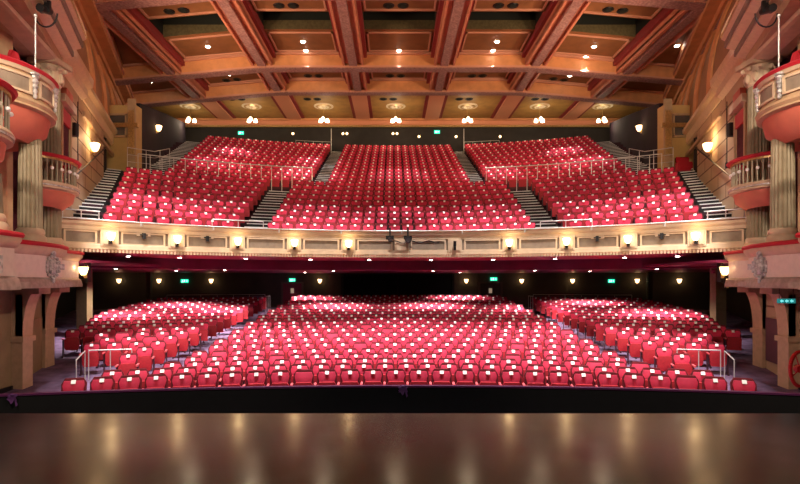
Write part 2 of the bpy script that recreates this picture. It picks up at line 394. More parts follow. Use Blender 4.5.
# trims framing each coffer panel
for i in range(7):
    x0, x1 = BX[i]+.95, BX[i+1]-.95; xc = (BX[i]+BX[i+1])/2
    if i in (0, 6): continue
    fr = root('trim_coffer_frames', (0, 0, 0), kind='structure')
    for (d0, d1) in ((24.9, 27.1), (29.5, 31.9), (33.3, 36.2)):
        mb = MB(); w = .09
        for (a, b2, c, d) in ((x0, x1, d0, d0+w), (x0, x1, d1-w, d1), (x0, x0+w, d0, d1), (x1-w, x1, d0, d1)):
            vs = [(a, c, cz(a, ZP)-.07), (b2, c, cz(b2, ZP)-.07), (b2, d, cz(b2, ZP)-.07), (a, d, cz(a, ZP)-.07), (a, c, cz(a, ZP)+.02), (b2, c, cz(b2, ZP)+.02), (b2, d, cz(b2, ZP)+.02), (a, d, cz(a, ZP)+.02)]
            mb.add(vs, [(0, 3, 2, 1), (4, 5, 6, 7), (0, 1, 5, 4), (1, 2, 6, 5), (2, 3, 7, 6), (3, 0, 4, 7)])
        mb.obj('panel_moulding', pinktrim, fr)

# ------------------------------------------------------------------ circle front
RP = 14.9
TP = cth(RP)
par = root('circle_parapet', (0, 0, 0), 'curved cream plaster parapet of the circle with recessed taupe panels', 'parapet', kind='structure')
pth = arcpts(CC, RP, -TP, TP, 90)
zb = EYE+.98; zt = EYE+1.95
mb = MB(); mb.sweep(pth, [(-.02, zb+.05), (-.02, zt), (-.3, zt), (-.3, zb+.05)], side=1, m=panel_m); mb.obj('parapet_body', None, par, smooth=True)
mb = MB(); mb.sweep(pth, [(-.01, zt-.30), (.06, zt-.27), (.06, zt-.16), (.14, zt-.10), (.16, zt), (-.32, zt+.02), (-.32, zt-.3)], side=1); mb.obj('top_moulding', cream, par, smooth=True)
mb = MB(); mb.sweep(pth, [(-.01, zb+.27), (.07, zb+.24), (.08, zb+.10), (.02, zb+.04), (.02, zb), (-.32, zb), (-.32, zb+.27)], side=1); mb.obj('bottom_moulding', cream, par, smooth=True)
mb = MB(); mb.sweep(arcpts(CC, RP-.13, -TP, TP, 90), [(-.05, zt+.02), (.02, zt+.02), (.02, zt+.06), (-.05, zt+.06)], side=1); mb.obj('gold_bead', gold, par)
mb = MB(); mb.sweep(arcpts(CC, RP+.1, -TP, TP, 90), [(-.12, zt+.02), (.12, zt+.02), (.12, zt+.09), (-.12, zt+.09)], side=1); mb.obj('padded_ledge', redrail, par)
# dentils
mb = MB()
for i in range(220):
    t = -TP+.01+(2*TP-.02)*i/219; x, y = CC[0]+(RP-.10)*sin(t), CC[1]+(RP-.10)*cos(t)
    mb.box(x-.03, x+.03, y-.03, y+.03, zb-.02, zb+.07, rot=-t, c=(x, y))
o = mb.obj('dentil_course', cream, par); o['kind'] = 'stuff'
A0 = radians(8.1)
for k in range(-5, 6):
    t = k*A0; x, y = CC[0]+RP*sin(t), CC[1]+RP*cos(t)
    mb = MB(); mb.box(x-.27, x+.27, y-.10, y+.05, zb+.2, zt-.25, rot=-t, c=(x, y)); mb.box(x-.20, x+.20, y-.13, y-.1, zb+.26, zt-.31, rot=-t, c=(x, y)); mb.obj('pilaster', cream, par)
for k in range(-6, 6):
    ta, tb = k*A0+.024, (k+1)*A0-.024
    ta = max(ta, -TP+.02); tb = min(tb, TP-.02)
    mb = MB()
    for z0, z1 in ((zb+.25, zb+.30), (zt-.34, zt-.29)):
        mb.sweep(arcpts(CC, RP, ta, tb, 10), [(0, z0), (.05, z0), (.05, z1), (0, z1)], side=1)
    for a, b_ in ((ta, ta+.004), (tb-.004, tb)):
        mb.sweep(arcpts(CC, RP, a, b_, 1), [(0, zb+.25), (.05, zb+.25), (.05, zt-.29), (0, zt-.29)], side=1)
    mb.obj('panel_frame', cream, par)
# silver safety rail along the top
rail = root('parapet_rail', (0, 0, zt), 'long thin silver safety rail running along the top of the circle parapet', 'rail')
mb = MB()
pp = arcpts(CC, RP-.2, -TP+.01, TP-.01, 80)
for z in (.05,):
    for i in range(80): mb.cyl((pp[i][0], pp[i][1], z), (pp[i+1][0], pp[i+1][1], z), .022, 6)
mb.obj('tube', steel, rail, smooth=True)
for i in range(0, 81, 8):
    mb = MB(); mb.box(pp[i][0]-.02, pp[i][0]+.02, pp[i][1]-.02, pp[i][1]+.12, -.08, .06); mb.obj('bracket', steel, rail)

# underside of the circle
def ring(name, r0, r1, z, m, c=CC, T=None):
    mb = MB(); pa = arcpts(c, r0, -(T or cth(r0)), T or cth(r0), 48); pb = arcpts(c, r1, -(T or cth(r1)), T or cth(r1), 48)
    mb.add([(x, y, z) for x, y in pa]+[(x, y, z) for x, y in pb], [(i, i+1, 50+i, 49+i) for i in range(48)]); return mb.obj(name, m, kind='structure')
ring('ceiling_under_circle_front', RP-.1, 18.6, zb, maroon)
mb = MB(); mb.sweep(arcpts(CC, 18.6, -cth(18.6), cth(18.6), 60), [(0, EYE+.55), (0, zb+.02), (-.3, zb+.02), (-.3, EYE+.55)], side=1); mb.obj('trim_under_circle_beam', maroon2, kind='structure')
mb = MB(); pa = arcpts(CC, 18.6, -radians(52), radians(52), 48)
mb.add([(x, y, EYE+.55) for x, y in pa]+[(x*1.35, 36, EYE+.55) for x, y in pa], [(i, i+1, 50+i, 49+i) for i in range(48)]); mb.obj('ceiling_under_circle', maroon2, kind='structure')
for s, nm in ((-1, 'left'), (1, 'right')):   # soffit over the side gangways
    mb = MB(); mb.box(min(s*9.9, s*18), max(s*9.9, s*18), 16.9, 24, EYE+.62, EYE+.7); mb.obj('ceiling_gangway_'+nm, maroon2, kind='structure')
# dark back-of-stalls features
def on_back(x, off=.06):   # wall point for a photo column
    for i in range(400):
        t = -.47+.94*i/399; X, Y = SC[0]+(42.2-off)*sin(t), SC[1]+(42.2-off)*cos(t)
        if 393.5+(X+.32)*F/Y >= x: return X, Y, t
    return X, Y, t

# ------------------------------------------------------------------ sconces
def sconce_proto(kind):
    r = root('wall_sconce', (0, 0, 0))
    if kind == 'front':
        mb = MB(); mb.box(-.05, .05, -.10, 0, -.24, -.10); mb.box(-.03, .03, -.14, -.08, -.16, -.1); mb.obj('bracket', blackm, r)
        mb = MB(); mb.lathe([(.055, -.13), (.10, -.05), (.13, .10), (.125, .12), (.09, .13)], (0, -.15, 0), 14); mb.obj('lamp_shade', shade_b, r, smooth=True)
    else:
        mb = MB(); mb.box(-.035, .035, -.03, 0, -.22, .02); mb.cyl((0, -.02, -.15), (0, -.12, -.18), .015, 6); mb.obj('bracket', gold, r)
        mb = MB(); mb.lathe([(.05, -.12), (.10, -.04), (.13, .10), (.12, .11), (.08, .11)], (0, -.13, -.02), 12); mb.obj('lamp_shade', shade_m, r, smooth=True)
    return r
first = True; ks = [-5, -4, -3, -2, -1, 2, 3, 4, 5]
proto = sconce_proto('front')
for n_, k in enumerate(ks):
    t = k*A0; R = RP-.14; x, y = CC[0]+R*sin(t), CC[1]+R*cos(t)
    o = proto if n_ == 0 else copy_tree(proto)
    o.location = (x, y, zb+.50); o.rotation_euler = (0, 0, -t)
    tag(o, 'lit glass sconce on the circle parapet, '+nth(n_, 9)+' of the nine lit ones', 'wall lamp', 'lit sconces along the circle parapet')
    point(CC[0]+(R-.42)*sin(t), CC[1]+(R-.42)*cos(t), zb+.62, 5, (1, .68, .34), .1)
# unlit bracket to the right of centre
r = root('wall_sconce', (CC[0]+(RP-.14)*sin(A0), CC[1]+(RP-.14)*cos(A0), zb+.5), 'unlit dark sconce bracket on the circle parapet right of the black spotlights', 'wall lamp', -A0)
mb = MB(); mb.box(-.05, .05, -.12, 0, -.24, -.05); mb.cyl((0, -.12, -.1), (0, -.12, .1), .06, 8); mb.obj('bracket', blackm, r)
# back of stalls sconces
proto = sconce_proto('back')
bs = [118, 158, 211, 319, 466, 521, 572, 637, 679]
for n_, xx in enumerate(bs):
    X, Y, t = on_back(xx); o = proto if n_ == 0 else copy_tree(proto)
    o.location = (X, Y, EYE+.08); o.rotation_euler = (0, 0, -t)
    tag(o, 'small lit sconce on the dark wall behind the stalls, '+nth(n_, 9), 'wall lamp', 'sconces on the wall behind the stalls')
    point(X*.985, Y-.6, EYE+.1, 2.5, WARM, .06)
# side wall sconces of the circle
for s, nm in ((-1, 'left'), (1, 'right')):
    o = copy_tree(proto); o.location = (s*(wallx(21.9)-.02), 21.9, EYE+5.55); o.rotation_euler = (0, 0, radians(90 if s > 0 else -90)+s*radians(-19))
    o.rotation_euler = (0, 0, s*radians(-71)); o.scale = (1.5, 1.5, 1.4)
    tag(o, 'lit sconce on the pale block wall above the %s-hand circle stairs' % nm, 'wall lamp', 'sconces on the side walls')
    point(s*(wallx(21.9)-.55), 21.5, EYE+5.8, 45, WARM, .1)
    # dark upper wall lamps
    o = copy_tree(proto); o.location = (s*14.35, 31.5, EYE+9.1); o.rotation_euler = (0, 0, s*radians(-77)); o.scale = (1.4, 1.4, 1.4)
    tag(o, 'lit sconce high on the dark upper circle wall at the %s side' % nm, 'wall lamp', 'sconces on the upper circle walls')
    point(s*13.8, 31.2, EYE+9.2, 4, WARM, .1)
    # sconce on the dark pillar at the side of the stalls
    o = copy_tree(proto); x_, y_, z_ = px(86 if s < 0 else 721, 271, 16.5); o.location = (s*10.9, 17.3, EYE+.30); x_, y_, z_ = 0, 0, 0
    o.location = (px(86, 271, 17.2)[0] if s < 0 else px(722, 271, 17.2)[0], 17.2, EYE+.38); o.scale = (1.15, 1.15, 1.15); o.rotation_euler = (0, 0, 0)
    tag(o, 'large lit white lamp beside the %s-hand box ledge, under the circle' % nm, 'wall lamp', 'lamps at the box ledge ends')
    mb = MB(); X = o.location.x; mb.box(X-s*.0-.04, X+.04, 17.2, 17.4, EYE+.0, EYE+.65); mb.box(min(X, s*11.6), max(X, s*11.6), 17.32, 17.42, EYE+.1, EYE+.25)
    q = mb.obj('lamp_arm', blackm, None); q.parent = o; q.matrix_parent_inverse = o.matrix_basis.inverted() if False else q.matrix_parent_inverse
    from mathutils import Matrix
    q.matrix_parent_inverse = Matrix.LocRotScale(o.location, o.rotation_euler, o.scale).inverted()
    point(X, 16.6, EYE+.45, 4, WARM, .1)
o = copy_tree(proto); q_ = px(727, 281, 18.6); o.location = q_; o.scale = (1.1,)*3
tag(o, 'second small lit lamp behind and below the large lamp at the right box ledge', 'wall lamp')
mb = MB(); mb.box(-.05, .05, 0, .06, -.25, .1); mb.box(-.04, .9, .02, .06, -.2, -.12); q = mb.obj('wall_arm', blackm, o)
# soffit downlights under circle front
for n_, (xx, yy) in enumerate(((126, 256), (179, 257), (243, 259), (309, 260), (369, 261), (431, 261), (494, 260), (557, 259), (629, 258), (680, 256))):
    D = .98*F/(282-yy); D = min(D, 23.5); X = (xx-393.5)*D/F-.32
    # keep within the soffit ring
    rr = sqrt(X*X+(D-6.2)**2); sc_ = 16.9/rr; X *= sc_; D = 6.2+(D-6.2)*sc_
    r = root('downlight', (X, D, zb), 'small round downlight in the maroon soffit under the circle front, '+nth(n_, 10), 'downlight', group='downlights under the circle front')
    mb = MB(); mb.lathe([(.10, -.03), (.11, -.005), (.07, 0)], (0, 0, 0), 12); mb.obj('trim_ring', cream, r, smooth=True)
    mb = MB(); mb.lathe([(.065, -.045), (.065, -.02)], (0, 0, 0), 10); mb.obj('lens', lens_m, r)
    spot(X, D, zb-.08, X, D+1.5, 0, 60, WHITE, 100, .6, .05)
# lamps under the plum ceiling over the rear stalls
LP = [(-11.5, 20.6), (-7.8, 23.6), (-3.2, 25.6), (1.6, 25.8), (6.2, 24.6), (10.6, 21.6), (-10.5, 25.0), (-5.2, 29.4), (3.4, 29.8), (9.4, 26.4)]
LW = ['first', 'second', 'third', 'fourth', 'fifth', 'last']
for j, (X, Y) in enumerate(LP):
    Y = max(Y, 6.2+sqrt(max(1, 19.1**2-X*X)))
    lb = 'front row, %s from left' % LW[j] if j < 6 else 'rear row, %s from left' % LW[j-6]
    r = root('downlight', (X, Y, EYE+.55), 'downlight in the plum ceiling over the rear stalls, '+lb, 'downlight', group='downlights over the rear stalls')
    mb = MB(); mb.lathe([(.09, -.02), (.10, -.004), (.06, 0)], (0, 0, 0), 12); mb.obj('trim_ring', cream, r, smooth=True)
    mb = MB(); mb.lathe([(.055, -.03), (.055, -.015)], (0, 0, 0), 10); mb.obj('lens', lens_m, r)
    spot(X, Y, EYE+.45, X, Y+.2, 0, 1400, (1, .86, .84), 125, .8, .06)

# ------------------------------------------------------------------ exit signs
def exit_sign(loc, rz, label, w=.42, h=.2):
    r = root('exit_sign', loc, label, 'exit sign', rz, 'green exit signs')
    mb = MB(); mb.box(-w/2, w/2, -.05, 0, -h/2, h/2); mb.obj('sign_panel', exit_m, r)
    mb = MB(); u = h
    mb.box(-w*.10, w*.02, -.056, -.05, -u*.32, u*.32)                        # door
    mb.ell((-w*.26, -.053, u*.25), (u*.08, .004, u*.08), 8, 4)
    mb.box(-w*.31, -w*.22, -.056, -.05, -u*.08, u*.15); mb.box(-w*.36, -w*.28, -.056, -.05, -u*.34, -u*.06); mb.box(-w*.24, -w*.18, -.056, -.05, -u*.30, -u*.06)
    mb.box(w*.14, w*.30, -.056, -.05, -u*.06, u*.06)
    mb.add([(w*.28, -.056, -u*.22), (w*.28, -.056, u*.22), (w*.42, -.056, 0)], [(0, 1, 2)])
    mb.obj('pictogram', exit_w, r); return r
for xx, yy, w_, lb in ((184, 281, .42, 'green running-man exit sign over the far left exit behind the stalls'), (292, 280, .38, 'green exit sign above the dark red door behind the stalls'), (493, 279, .42, 'green exit sign above the open doorway right of centre behind the stalls'), (610, 281, .36, 'green exit sign on the dark wall behind the right stalls block')):
    X, Y, t = on_back(xx); exit_sign((X, Y, EYE+(282-yy)*Y/F), -t, lb, w_)
for xx, yy, lb in ((241, 133, 'green exit sign high on the back wall behind the left upper circle'), (437, 132, 'green exit sign high on the back wall above the centre upper circle')):
    X, Y, Z = px(xx, yy, 43.25); exit_sign((X, Y, Z), 0, lb, .46, .26)

# doors behind the stalls
for n_, (xx, w, m, lb) in enumerate(((292, 1.25, darkred, ''), (490, 1.35, dark_m, ''))):
    X, Y, t = on_back(xx, .02); r = root('door_%d' % (n_+1), (X, Y, 1.35), kind='structure', rz=-t)
    mb = MB()
    for a in (-1, 1): mb.box(a*w/2-.06, a*w/2+.06, -.10, 0, 0, 1.55)
    mb.box(-w/2-.06, w/2+.06, -.12, 0, 1.5, 1.6); mb.obj('door_frame', mat('door_frame', (.10, .07, .05), .5), r)
    mb = MB(); mb.box(-w/2+.06, w/2-.06, -.05, 0, 0, 1.5); mb.obj('door_leaf', mat('door_leaf', (.20, .012, .035) if n_ == 0 else (.035, .028, .02), .4), r)
    mb = MB(); mb.box(-.1, .1, -.06, -.05, .9, 1.2); mb.obj('vision_panel', mat('vision_glass', (.5, .4, .35), .3, emit=(1, .75, .5), es=.25), r)
# control window in the middle
X0, Y0, t0 = on_back(342, .05); X1, Y1, t1 = on_back(452, .05)
r = root('window_1', (0, 0, 0), kind='structure')
mb = MB(); mb.sweep(arcpts(SC, 42.1, t0, t1, 8), [(0, 1.6), (.04, 1.6), (.04, 3.42), (0, 3.42)], side=1); mb.obj('window_glass', void_m, r)
for t in (t0, (t0+t1)/2, t1):
    x, y = SC[0]+42.05*sin(t), SC[1]+42.05*cos(t); mb = MB(); mb.box(x-.05, x+.05, y-.08, y, 1.6, 3.42); mb.obj('window_frame', blackm, r)
# dark pillars at the sides of the stalls
for s, nm in ((-1, 'left'), (1, 'right')):
    for d, x, w in ((21.5, 12.9, .42), (29.5, 13.9, .25)):
        mb = MB(); mb.box(s*x-w/2, s*x+w/2, d, d+w, sfloor(sqrt(x*x+(d+8.7)**2))-.05, EYE+.62); o = mb.obj('trim_pillar_stalls_'+nm, mat('pillar_olive', (.13, .095, .045), .5, noise=.2), kind='structure')
    mb = MB(); mb.box(min(s*12.6, s*16.3), max(s*12.6, s*16.3), 21.55, 21.7, EYE+.35, EYE+.5); mb.obj('trim_lintel_stalls_'+nm, maroon2, kind='structure')
# ------------------------------------------------------------------ side boxes (both sides of the proscenium)
def cartouche(loc, rz, scale, label, parent=None):
    r = root('cartouche', loc, label, 'ornament', rz, 'silver cartouches on the boxes') if label else root('cartouche', loc, rz=rz)
    r.scale = (scale,)*3
    mb = MB(); mb.ell((0, -.02, 0), (.17, .07, .26), 14, 8)
    mb.obj('shield', silver, r, smooth=True)
    mb = MB()
    for i in range(14):
        a = 2*pi*i/14; mb.ell((.22*cos(a), -.02, .32*sin(a)), (.055, .05, .06), 7, 4)
    mb.ell((0, -.04, .42), (.10, .06, .08), 8, 5); mb.ell((0, -.04, -.42), (.06, .05, .10), 8, 5)
    for sx_ in (-1, 1):
        mb.box(sx_*.24-.13, sx_*.24+.13, -.04, .02, -.09, .09); mb.ell((sx_*.1, -.09, .12), (.05, .04, .05), 6, 4); mb.ell((sx_*.08, -.09, -.14), (.04, .04, .06), 6, 4)
    mb.obj('scrollwork', silver, r, smooth=True); return r
def arc_side(s, cx, cy, r, a0, a1, n):   # a = 0 points to the middle of the house, positive towards the back
    return [(s*(cx-r*cos(radians(a0+(a1-a0)*i/n))), cy+r*sin(radians(a0+(a1-a0)*i/n))) for i in range(n+1)]
for s, nm in ((-1, 'left'), (1, 'right')):
    sd = -s    # side factor so that positive offset points to the middle of the house
    SIDE = -s if False else s
    # ---- ledge tier, three stepped bays
    bays = [('nearest the stage', [(9.2, 7.9), (7.75, 8.0), (7.6, 8.6), (7.55, 9.4), (7.62, 10.3), (8.7, 10.75)]),
            ('in the middle', [(8.9, 10.76), (9.0, 11.0), (8.86, 11.8), (8.82, 12.7), (8.95, 13.6), (9.25, 14.4), (10.0, 14.6)]),
            ('next to the circle', [(10.4, 15.0), (10.14, 15.1), (10.15, 15.9), (10.28, 16.9), (11.3, 17.1)])]
    zl, zr = EYE-.10, EYE+.86
    for bi, (wh, pts) in enumerate(bays):
        P = [(s*x, y) for x, y in pts]
        r = root('theatre_box', (0, 0, 0), 'white stage box front with red padded ledge, %s side, %s' % (nm, wh), 'theatre box', group='white stage boxes at ledge height'); BAY = globals().setdefault('BAYS', {}); BAY[(s, bi)] = r
        mb = MB(); mb.sweep(P, [(-.02, zl+.12), (-.02, zr), (-.28, zr), (-.28, zl+.12)], side=-s); mb.obj('parapet', mat('white_plaster', (.82, .70, .62), .5, noise=.08), r, smooth=True)
        mb = MB(); mb.sweep(P, [(-.03, zr-.22), (.03, zr-.18), (.10, zr-.06), (.10, zr), (-.3, zr), (-.3, zr-.2)], side=-s); mb.obj('upper_moulding', cream, r, smooth=True)
        mb = MB(); mb.sweep(P, [(-.03, zl+.22), (.05, zl+.17), (.09, zl+.03), (.09, zl-.05), (-.35, zl-.05), (-.35, zl+.2)], side=-s); mb.obj('ledge_moulding', salmon if bi == 9 else mat('dusty_plaster', (.42, .30, .26), .6, noise=.3), r, smooth=True)
        mb = MB(); mb.sweep(P, [(.13, zr), (.15, zr+.05), (.12, zr+.10), (-.2, zr+.12), (-.28, zr+.06), (-.28, zr)], side=-s); mb.obj('padded_rail', redrail, r, smooth=True)
    c_ = cartouche((s*8.86, 13.35, EYE+.38), -s*radians(68), .80, ''); c_.parent = BAYS[(s, 1)]; c_['label'] = 'silver coat of arms cartouche with side bars'
    # small oblong plaque on the near bay
    mb = MB(); mb.box(-.02, .02, -.10, .10, -.16, .16); mb.ell((0, 0, 0), (.04, .07, .11), 8, 5)
    o = mb.obj('wall_plaque', silver, None, smooth=True); o.location = (s*7.52, 9.7, EYE+.33); o.parent = BAYS[(s, 0)]; o['label'] = 'small oblong silver plaque'
    # floor inside the boxes + wall behind
    mb = MB(); mb.box(min(s*7.6, s*11.3), max(s*7.6, s*11.3), 7.9, 10.7, zl-.02, zl+.1); mb.box(min(s*9.1, s*11.3), max(s*9.1, s*11.3), 10.8, 14.6, zl-.02, zl+.1); mb.box(min(s*10.2, s*11.3), max(s*10.2, s*11.3), 14.8, 16.9, zl-.02, zl+.1)
    mb.obj('floor_box_'+nm, MATS['dusty_plaster'], kind='structure')
    mb = MB(); mb.box(min(s*11.3, s*11.6), max(s*11.3, s*11.6), 7, 17.0, 0, 10.4); mb.obj('wall_box_'+nm, curtain, kind='structure')
    # ---- piers and brackets below the ledge
    mb = MB()
    for d0, d1, x in ((14.2, 14.6, 10.2), (16.5, 16.95, 11.1)):
        mb.box(min(s*x, s*(x+.5)), max(s*x, s*(x+.5)), d0, d1, -.2, zl-.1)
        # curved bracket: sideways quarter curve growing to the ledge
        n = 10; vs = []
        for i in range(n+1):
            a = pi/2*i/n; z = (zl-1.35)+1.25*sin(a); xx = x-.40*(1-cos(a))
            vs += [(s*xx, d0, z), (s*xx, d1, z), (s*(x+.2), d0, z), (s*(x+.2), d1, z)]
        vs_f = [(4*i, 4*i+1, 4*i+5, 4*i+4) for i in range(n)]+[(4*i, 4*i+4, 4*i+6, 4*i+2) for i in range(n)]+[(4*i+1, 4*i+3, 4*i+7, 4*i+5) for i in range(n)]
        mb.add(vs, vs_f); mb.box(min(s*(x-.46), s*(x+.2)), max(s*(x-.46), s*(x+.2)), d0-.04, d1+.04, zl-.22, zl-.06)
        mb.box(min(s*(x-.05), s*(x+.5)), max(s*(x-.05), s*(x+.5)), d0-.05, d1+.05, zl-1.5, zl-1.36)
    o = mb.obj('trim_bracket_pier_'+nm, mat('pier_plaster', (.62, .42, .26), .6, noise=.12), kind='structure')
    mb = MB(); P = [(s*10.45, 10.5), (s*10.5, 14.2), (s*11.3, 16.8), (s*13.9, 17.0)]
    mb.sweep(P, [(0, -.2), (0, zl), (-.3, zl), (-.3, -.2)], side=-s); mb.obj('wall_pier_'+nm, ashlar if s > 0 else ochre, kind='structure')
    mb = MB(); mb.sweep([(s*10.43, 10.5), (s*10.48, 14.1), (s*11.28, 16.8)], [(.0, -.2), (.05, -.2), (.05, .18), (0, .18)], side=-s); mb.obj('baseboard_pier_'+nm, blackm, kind='structure')
    # recessed panel on the pier
    mb = MB(); P = [(s*10.66, 14.75), (s*11.15, 16.35)]
    mb.sweep(P, [(0.0, .55), (.05, .55), (.05, 1.85), (0, 1.85)], side=-s); mb.obj('trim_pier_panel_'+nm, mat('plum_panel', (.14, .06, .08), .6) if s > 0 else ochre, kind='structure')
    # doorway near the stage
    mb = MB(); mb.box(min(s*10.3, s*10.5), max(s*10.3, s*10.5), 10.6, 13.0, 0, 2.2); o = mb.obj('door_proscenium_'+nm, blackm, kind='structure')
    # ---- columns
    def column(cx, cy, z0, z1, rad, label, cap=True):
        r = root('fluted_column', (s*cx, cy, z0), label, 'column', group=None)
        H = z1-z0
        mb = MB(); mb.box(-rad*1.3, rad*1.3, -rad*1.3, rad*1.3, 0, .14); mb.lathe([(rad*1.28, .14), (rad*1.32, .2), (rad*1.25, .26), (rad*1.1, .3), (rad*1.18, .36), (rad*1.12, .42), (rad*1.02, .46)], n=24); mb.obj('base', cream, r, smooth=True)
        mb = MB(); zz = H-(.75 if cap else .1)
        vs = []; N = 20; M = N*4
        for z, rr in ((.44, rad), (H*.4, rad*.99), (zz, rad*.9)):
            for i in range(M): f = (1, .93, .90, .93)[i % 4]; vs.append((rr*f*cos(2*pi*i/M), rr*f*sin(2*pi*i/M), z))
        mb.add(vs, [(j*M+i, j*M+(i+1) % M, (j+1)*M+(i+1) % M, (j+1)*M+i) for j in range(2) for i in range(M)]); mb.obj('shaft', stone, r)
        if cap:
            mb = MB(); mb.lathe([(rad*.9, zz), (rad*1.0, zz+.05), (rad*.9, zz+.1), (rad*.95, zz+.3), (rad*1.3, zz+.55), (rad*1.2, zz+.6)], n=24)
            for i in range(8):
                a = 2*pi*i/8; mb.ell((rad*1.08*cos(a), rad*1.08*sin(a), zz+.25), (.07, .07, .16), 6, 5); mb.ell((rad*1.3*cos(a+.39), rad*1.3*sin(a+.39), zz+.5), (.08, .08, .08), 6, 5)
            mb.box(-rad*1.45, rad*1.45, -rad*1.45, rad*1.45, zz+.6, zz+.75); mb.obj('capital', cream, r, smooth=True)
        return r
    column(9.28, 13.15, zr+.0, EYE+3.62, .265, 'tall fluted stone column standing on the %s middle stage box, under the solid box' % nm, False)
    column(10.62, 16.0, zr+.0, EYE+6.6, .29, 'tall fluted stone column with pale capital behind the %s balustrade box' % nm)
    column(8.15, 10.2, zr+.0, EYE+2.2, .3, 'fluted column at the stage end of the %s boxes, cut by the frame edge' % nm, False)
    # cream pilaster between
    mb = MB(); mb.box(min(s*10.6, s*11.3), max(s*10.6, s*11.3), 13.9, 14.4, EYE, 10.3); mb.obj('trim_box_pilaster_'+nm, cream2, kind='structure')
    mb = MB(); mb.box(min(s*10.2, s*11.3), max(s*10.2, s*11.3), 11.3, 11.7, EYE, 10.3); mb.obj('trim_box_pilaster_near_'+nm, cream2, kind='structure')
    # ---- curved boxes
    def curved(cx, cy, R, zrim, zlip, zbot, label, solid, a0=-100, a1=110):
        r = root('balcony_box', (0, 0, 0), label, 'theatre box')
        P = arc_side(s, cx, cy, R, a0, a1, 30)
        mb = MB(); mb.sweep(P, [(.10, zrim-.10), (.14, zrim-.04), (.10, zrim), (-.12, zrim+.02), (-.14, zrim-.10)], side=-s); mb.obj('red_rail', redrail, r, smooth=True)
        # bowl
        rings = [(R+.05, zlip), (R+.08, zlip-.14), (R-.04, zlip-.2), (R*.93, zlip-.2-(zlip-zbot)*.45), (R*.72, zlip-.2-(zlip-zbot)*.85), (R*.3, zbot-.0)]
        def bowl(nm2, rr, m):
            vs = []; k = 30
            for (q, z) in rr: vs += [(x, y, z) for x, y in arc_side(s, cx, cy, q, a0, a1, k)]
            mb = MB(); mb.add(vs, [(j*(k+1)+i, j*(k+1)+i+1, (j+1)*(k+1)+i+1, (j+1)*(k+1)+i) for j in range(len(rr)-1) for i in range(k)]); mb.obj(nm2, m, r, smooth=True)
        bowl('underside', rings[2:], salmon)
        bowl('box_floor', [(R+.05, zlip), (.05, zlip)], salmon)
        mb = MB(); mb.sweep(P, [(-.1, zlip), (.06, zlip+.02), (.10, zlip-.05), (.05, zlip-.12), (.07, zlip-.17), (-.04, zlip-.21), (-.1, zlip-.2)], side=-s); mb.obj('lower_moulding', cream2 if solid else cream, r, smooth=True)
        if solid:
            mb = MB(); mb.sweep(P, [(0, zlip), (0, zrim-.08), (-.12, zrim-.08), (-.12, zlip)], side=-s); mb.obj('parapet', cream2, r, smooth=True)
            mb = MB(); mb.sweep(P, [(-.02, zrim-.2), (.05, zrim-.18), (.09, zrim-.1), (-.02, zrim-.1)], side=-s); mb.obj('upper_moulding', cream, r, smooth=True)
            n = 5; da = (a1-a0)/n
            for i in range(n):
                b0 = a0+da*i+3; b1 = b0+da-8
                Q = arc_side(s, cx, cy, R+.015, b0+2, b1-2, 8)
                mb = MB(); mb.sweep(Q, [(0, zlip+.16), (0.005, zrim-.28), (-.03, zrim-.28), (-.03, zlip+.16)], side=-s); mb.obj('panel', panel_m, r)
                mb = MB()
                for z in (zlip+.12, zrim-.30):
                    mb.sweep(arc_side(s, cx, cy, R, b0, b1, 8), [(0, z), (.05, z), (.05, z+.05), (0, z+.05)], side=-s)
                for b2 in (b0, b1-2):
                    mb.sweep(arc_side(s, cx, cy, R, b2, b2+2, 1), [(0, zlip+.12), (.05, zlip+.12), (.05, zrim-.25), (0, zrim-.25)], side=-s)
                mb.obj('panel_frame', cream, r)
            # silver drop ornament between two panels
            for b2 in (a0+da*3-2.5,  a0+da*2-2.5, a0+da*4-2.5):
                x, y = arc_side(s, cx, cy, R+.05, b2, b2+1, 1)[0]
                mb = MB()
                for q in range(5): mb.ell((x, y, zrim-.22-.11*q), (.08-.008*q, .10-.012*q, .07), 7, 5)
                mb.ell((x, y, zrim-.16), (.10, .14, .06), 7, 5); mb.obj('silver_drop', silver, r, smooth=True)
        else:
            mb = MB(); mb.sweep(P, [(0, zrim-.16), (.04, zrim-.16), (.04, zrim-.1), (0, zrim-.1)], side=-s); mb.obj('top_bar', gold, r)
            mb = MB(); mb.sweep(P, [(.062, zlip-.03), (.085, zlip-.02), (.09, zlip-.11), (.06, zlip-.11)], side=-s); mb.obj('frieze_band', silver, r)
            for x, y in arc_side(s, cx, cy, R-.01, a0, a1, 22):
                mb = MB(); mb.lathe([(.028, 0), (.02, .1), (.022, .32), (.03, .36), (.022, .40), (.02, zrim-zlip-.2), (.03, zrim-zlip-.12)], (x, y, zlip+.02), 7); mb.obj('baluster', MATS.get('baluster_m') or mat('baluster_m', (.42, .38, .27), .45, metal=.3), r, smooth=True)
            for x, y in arc_side(s, cx, cy, R+.02, a0+4.8, a1-4.8, 10):
                mb = MB(); mb.ell((x, y, (zrim+zlip)/2), (.05, .06, .05), 8, 5); mb.obj('rosette', plate_m, r, smooth=True)
        return r
    curved(10.3, 12.6, 1.62, EYE+4.98, EYE+4.2, EYE+3.45, 'big solid-fronted curved box on the %s with salmon underside and red rail' % nm, True, -75, 100)
    curved(11.05, 15.6, 1.25, EYE+3.62, EYE+2.82, EYE+2.28, 'curved balustrade box with salmon bowl at the %s, beside the circle' % nm, False, -60, 85)
    curved(8.55, 9.45, 1.15, EYE+3.62, EYE+2.78, EYE+2.2, 'curved balustrade box nearest the stage on the %s, cut by the frame' % nm, False, -90, 95)
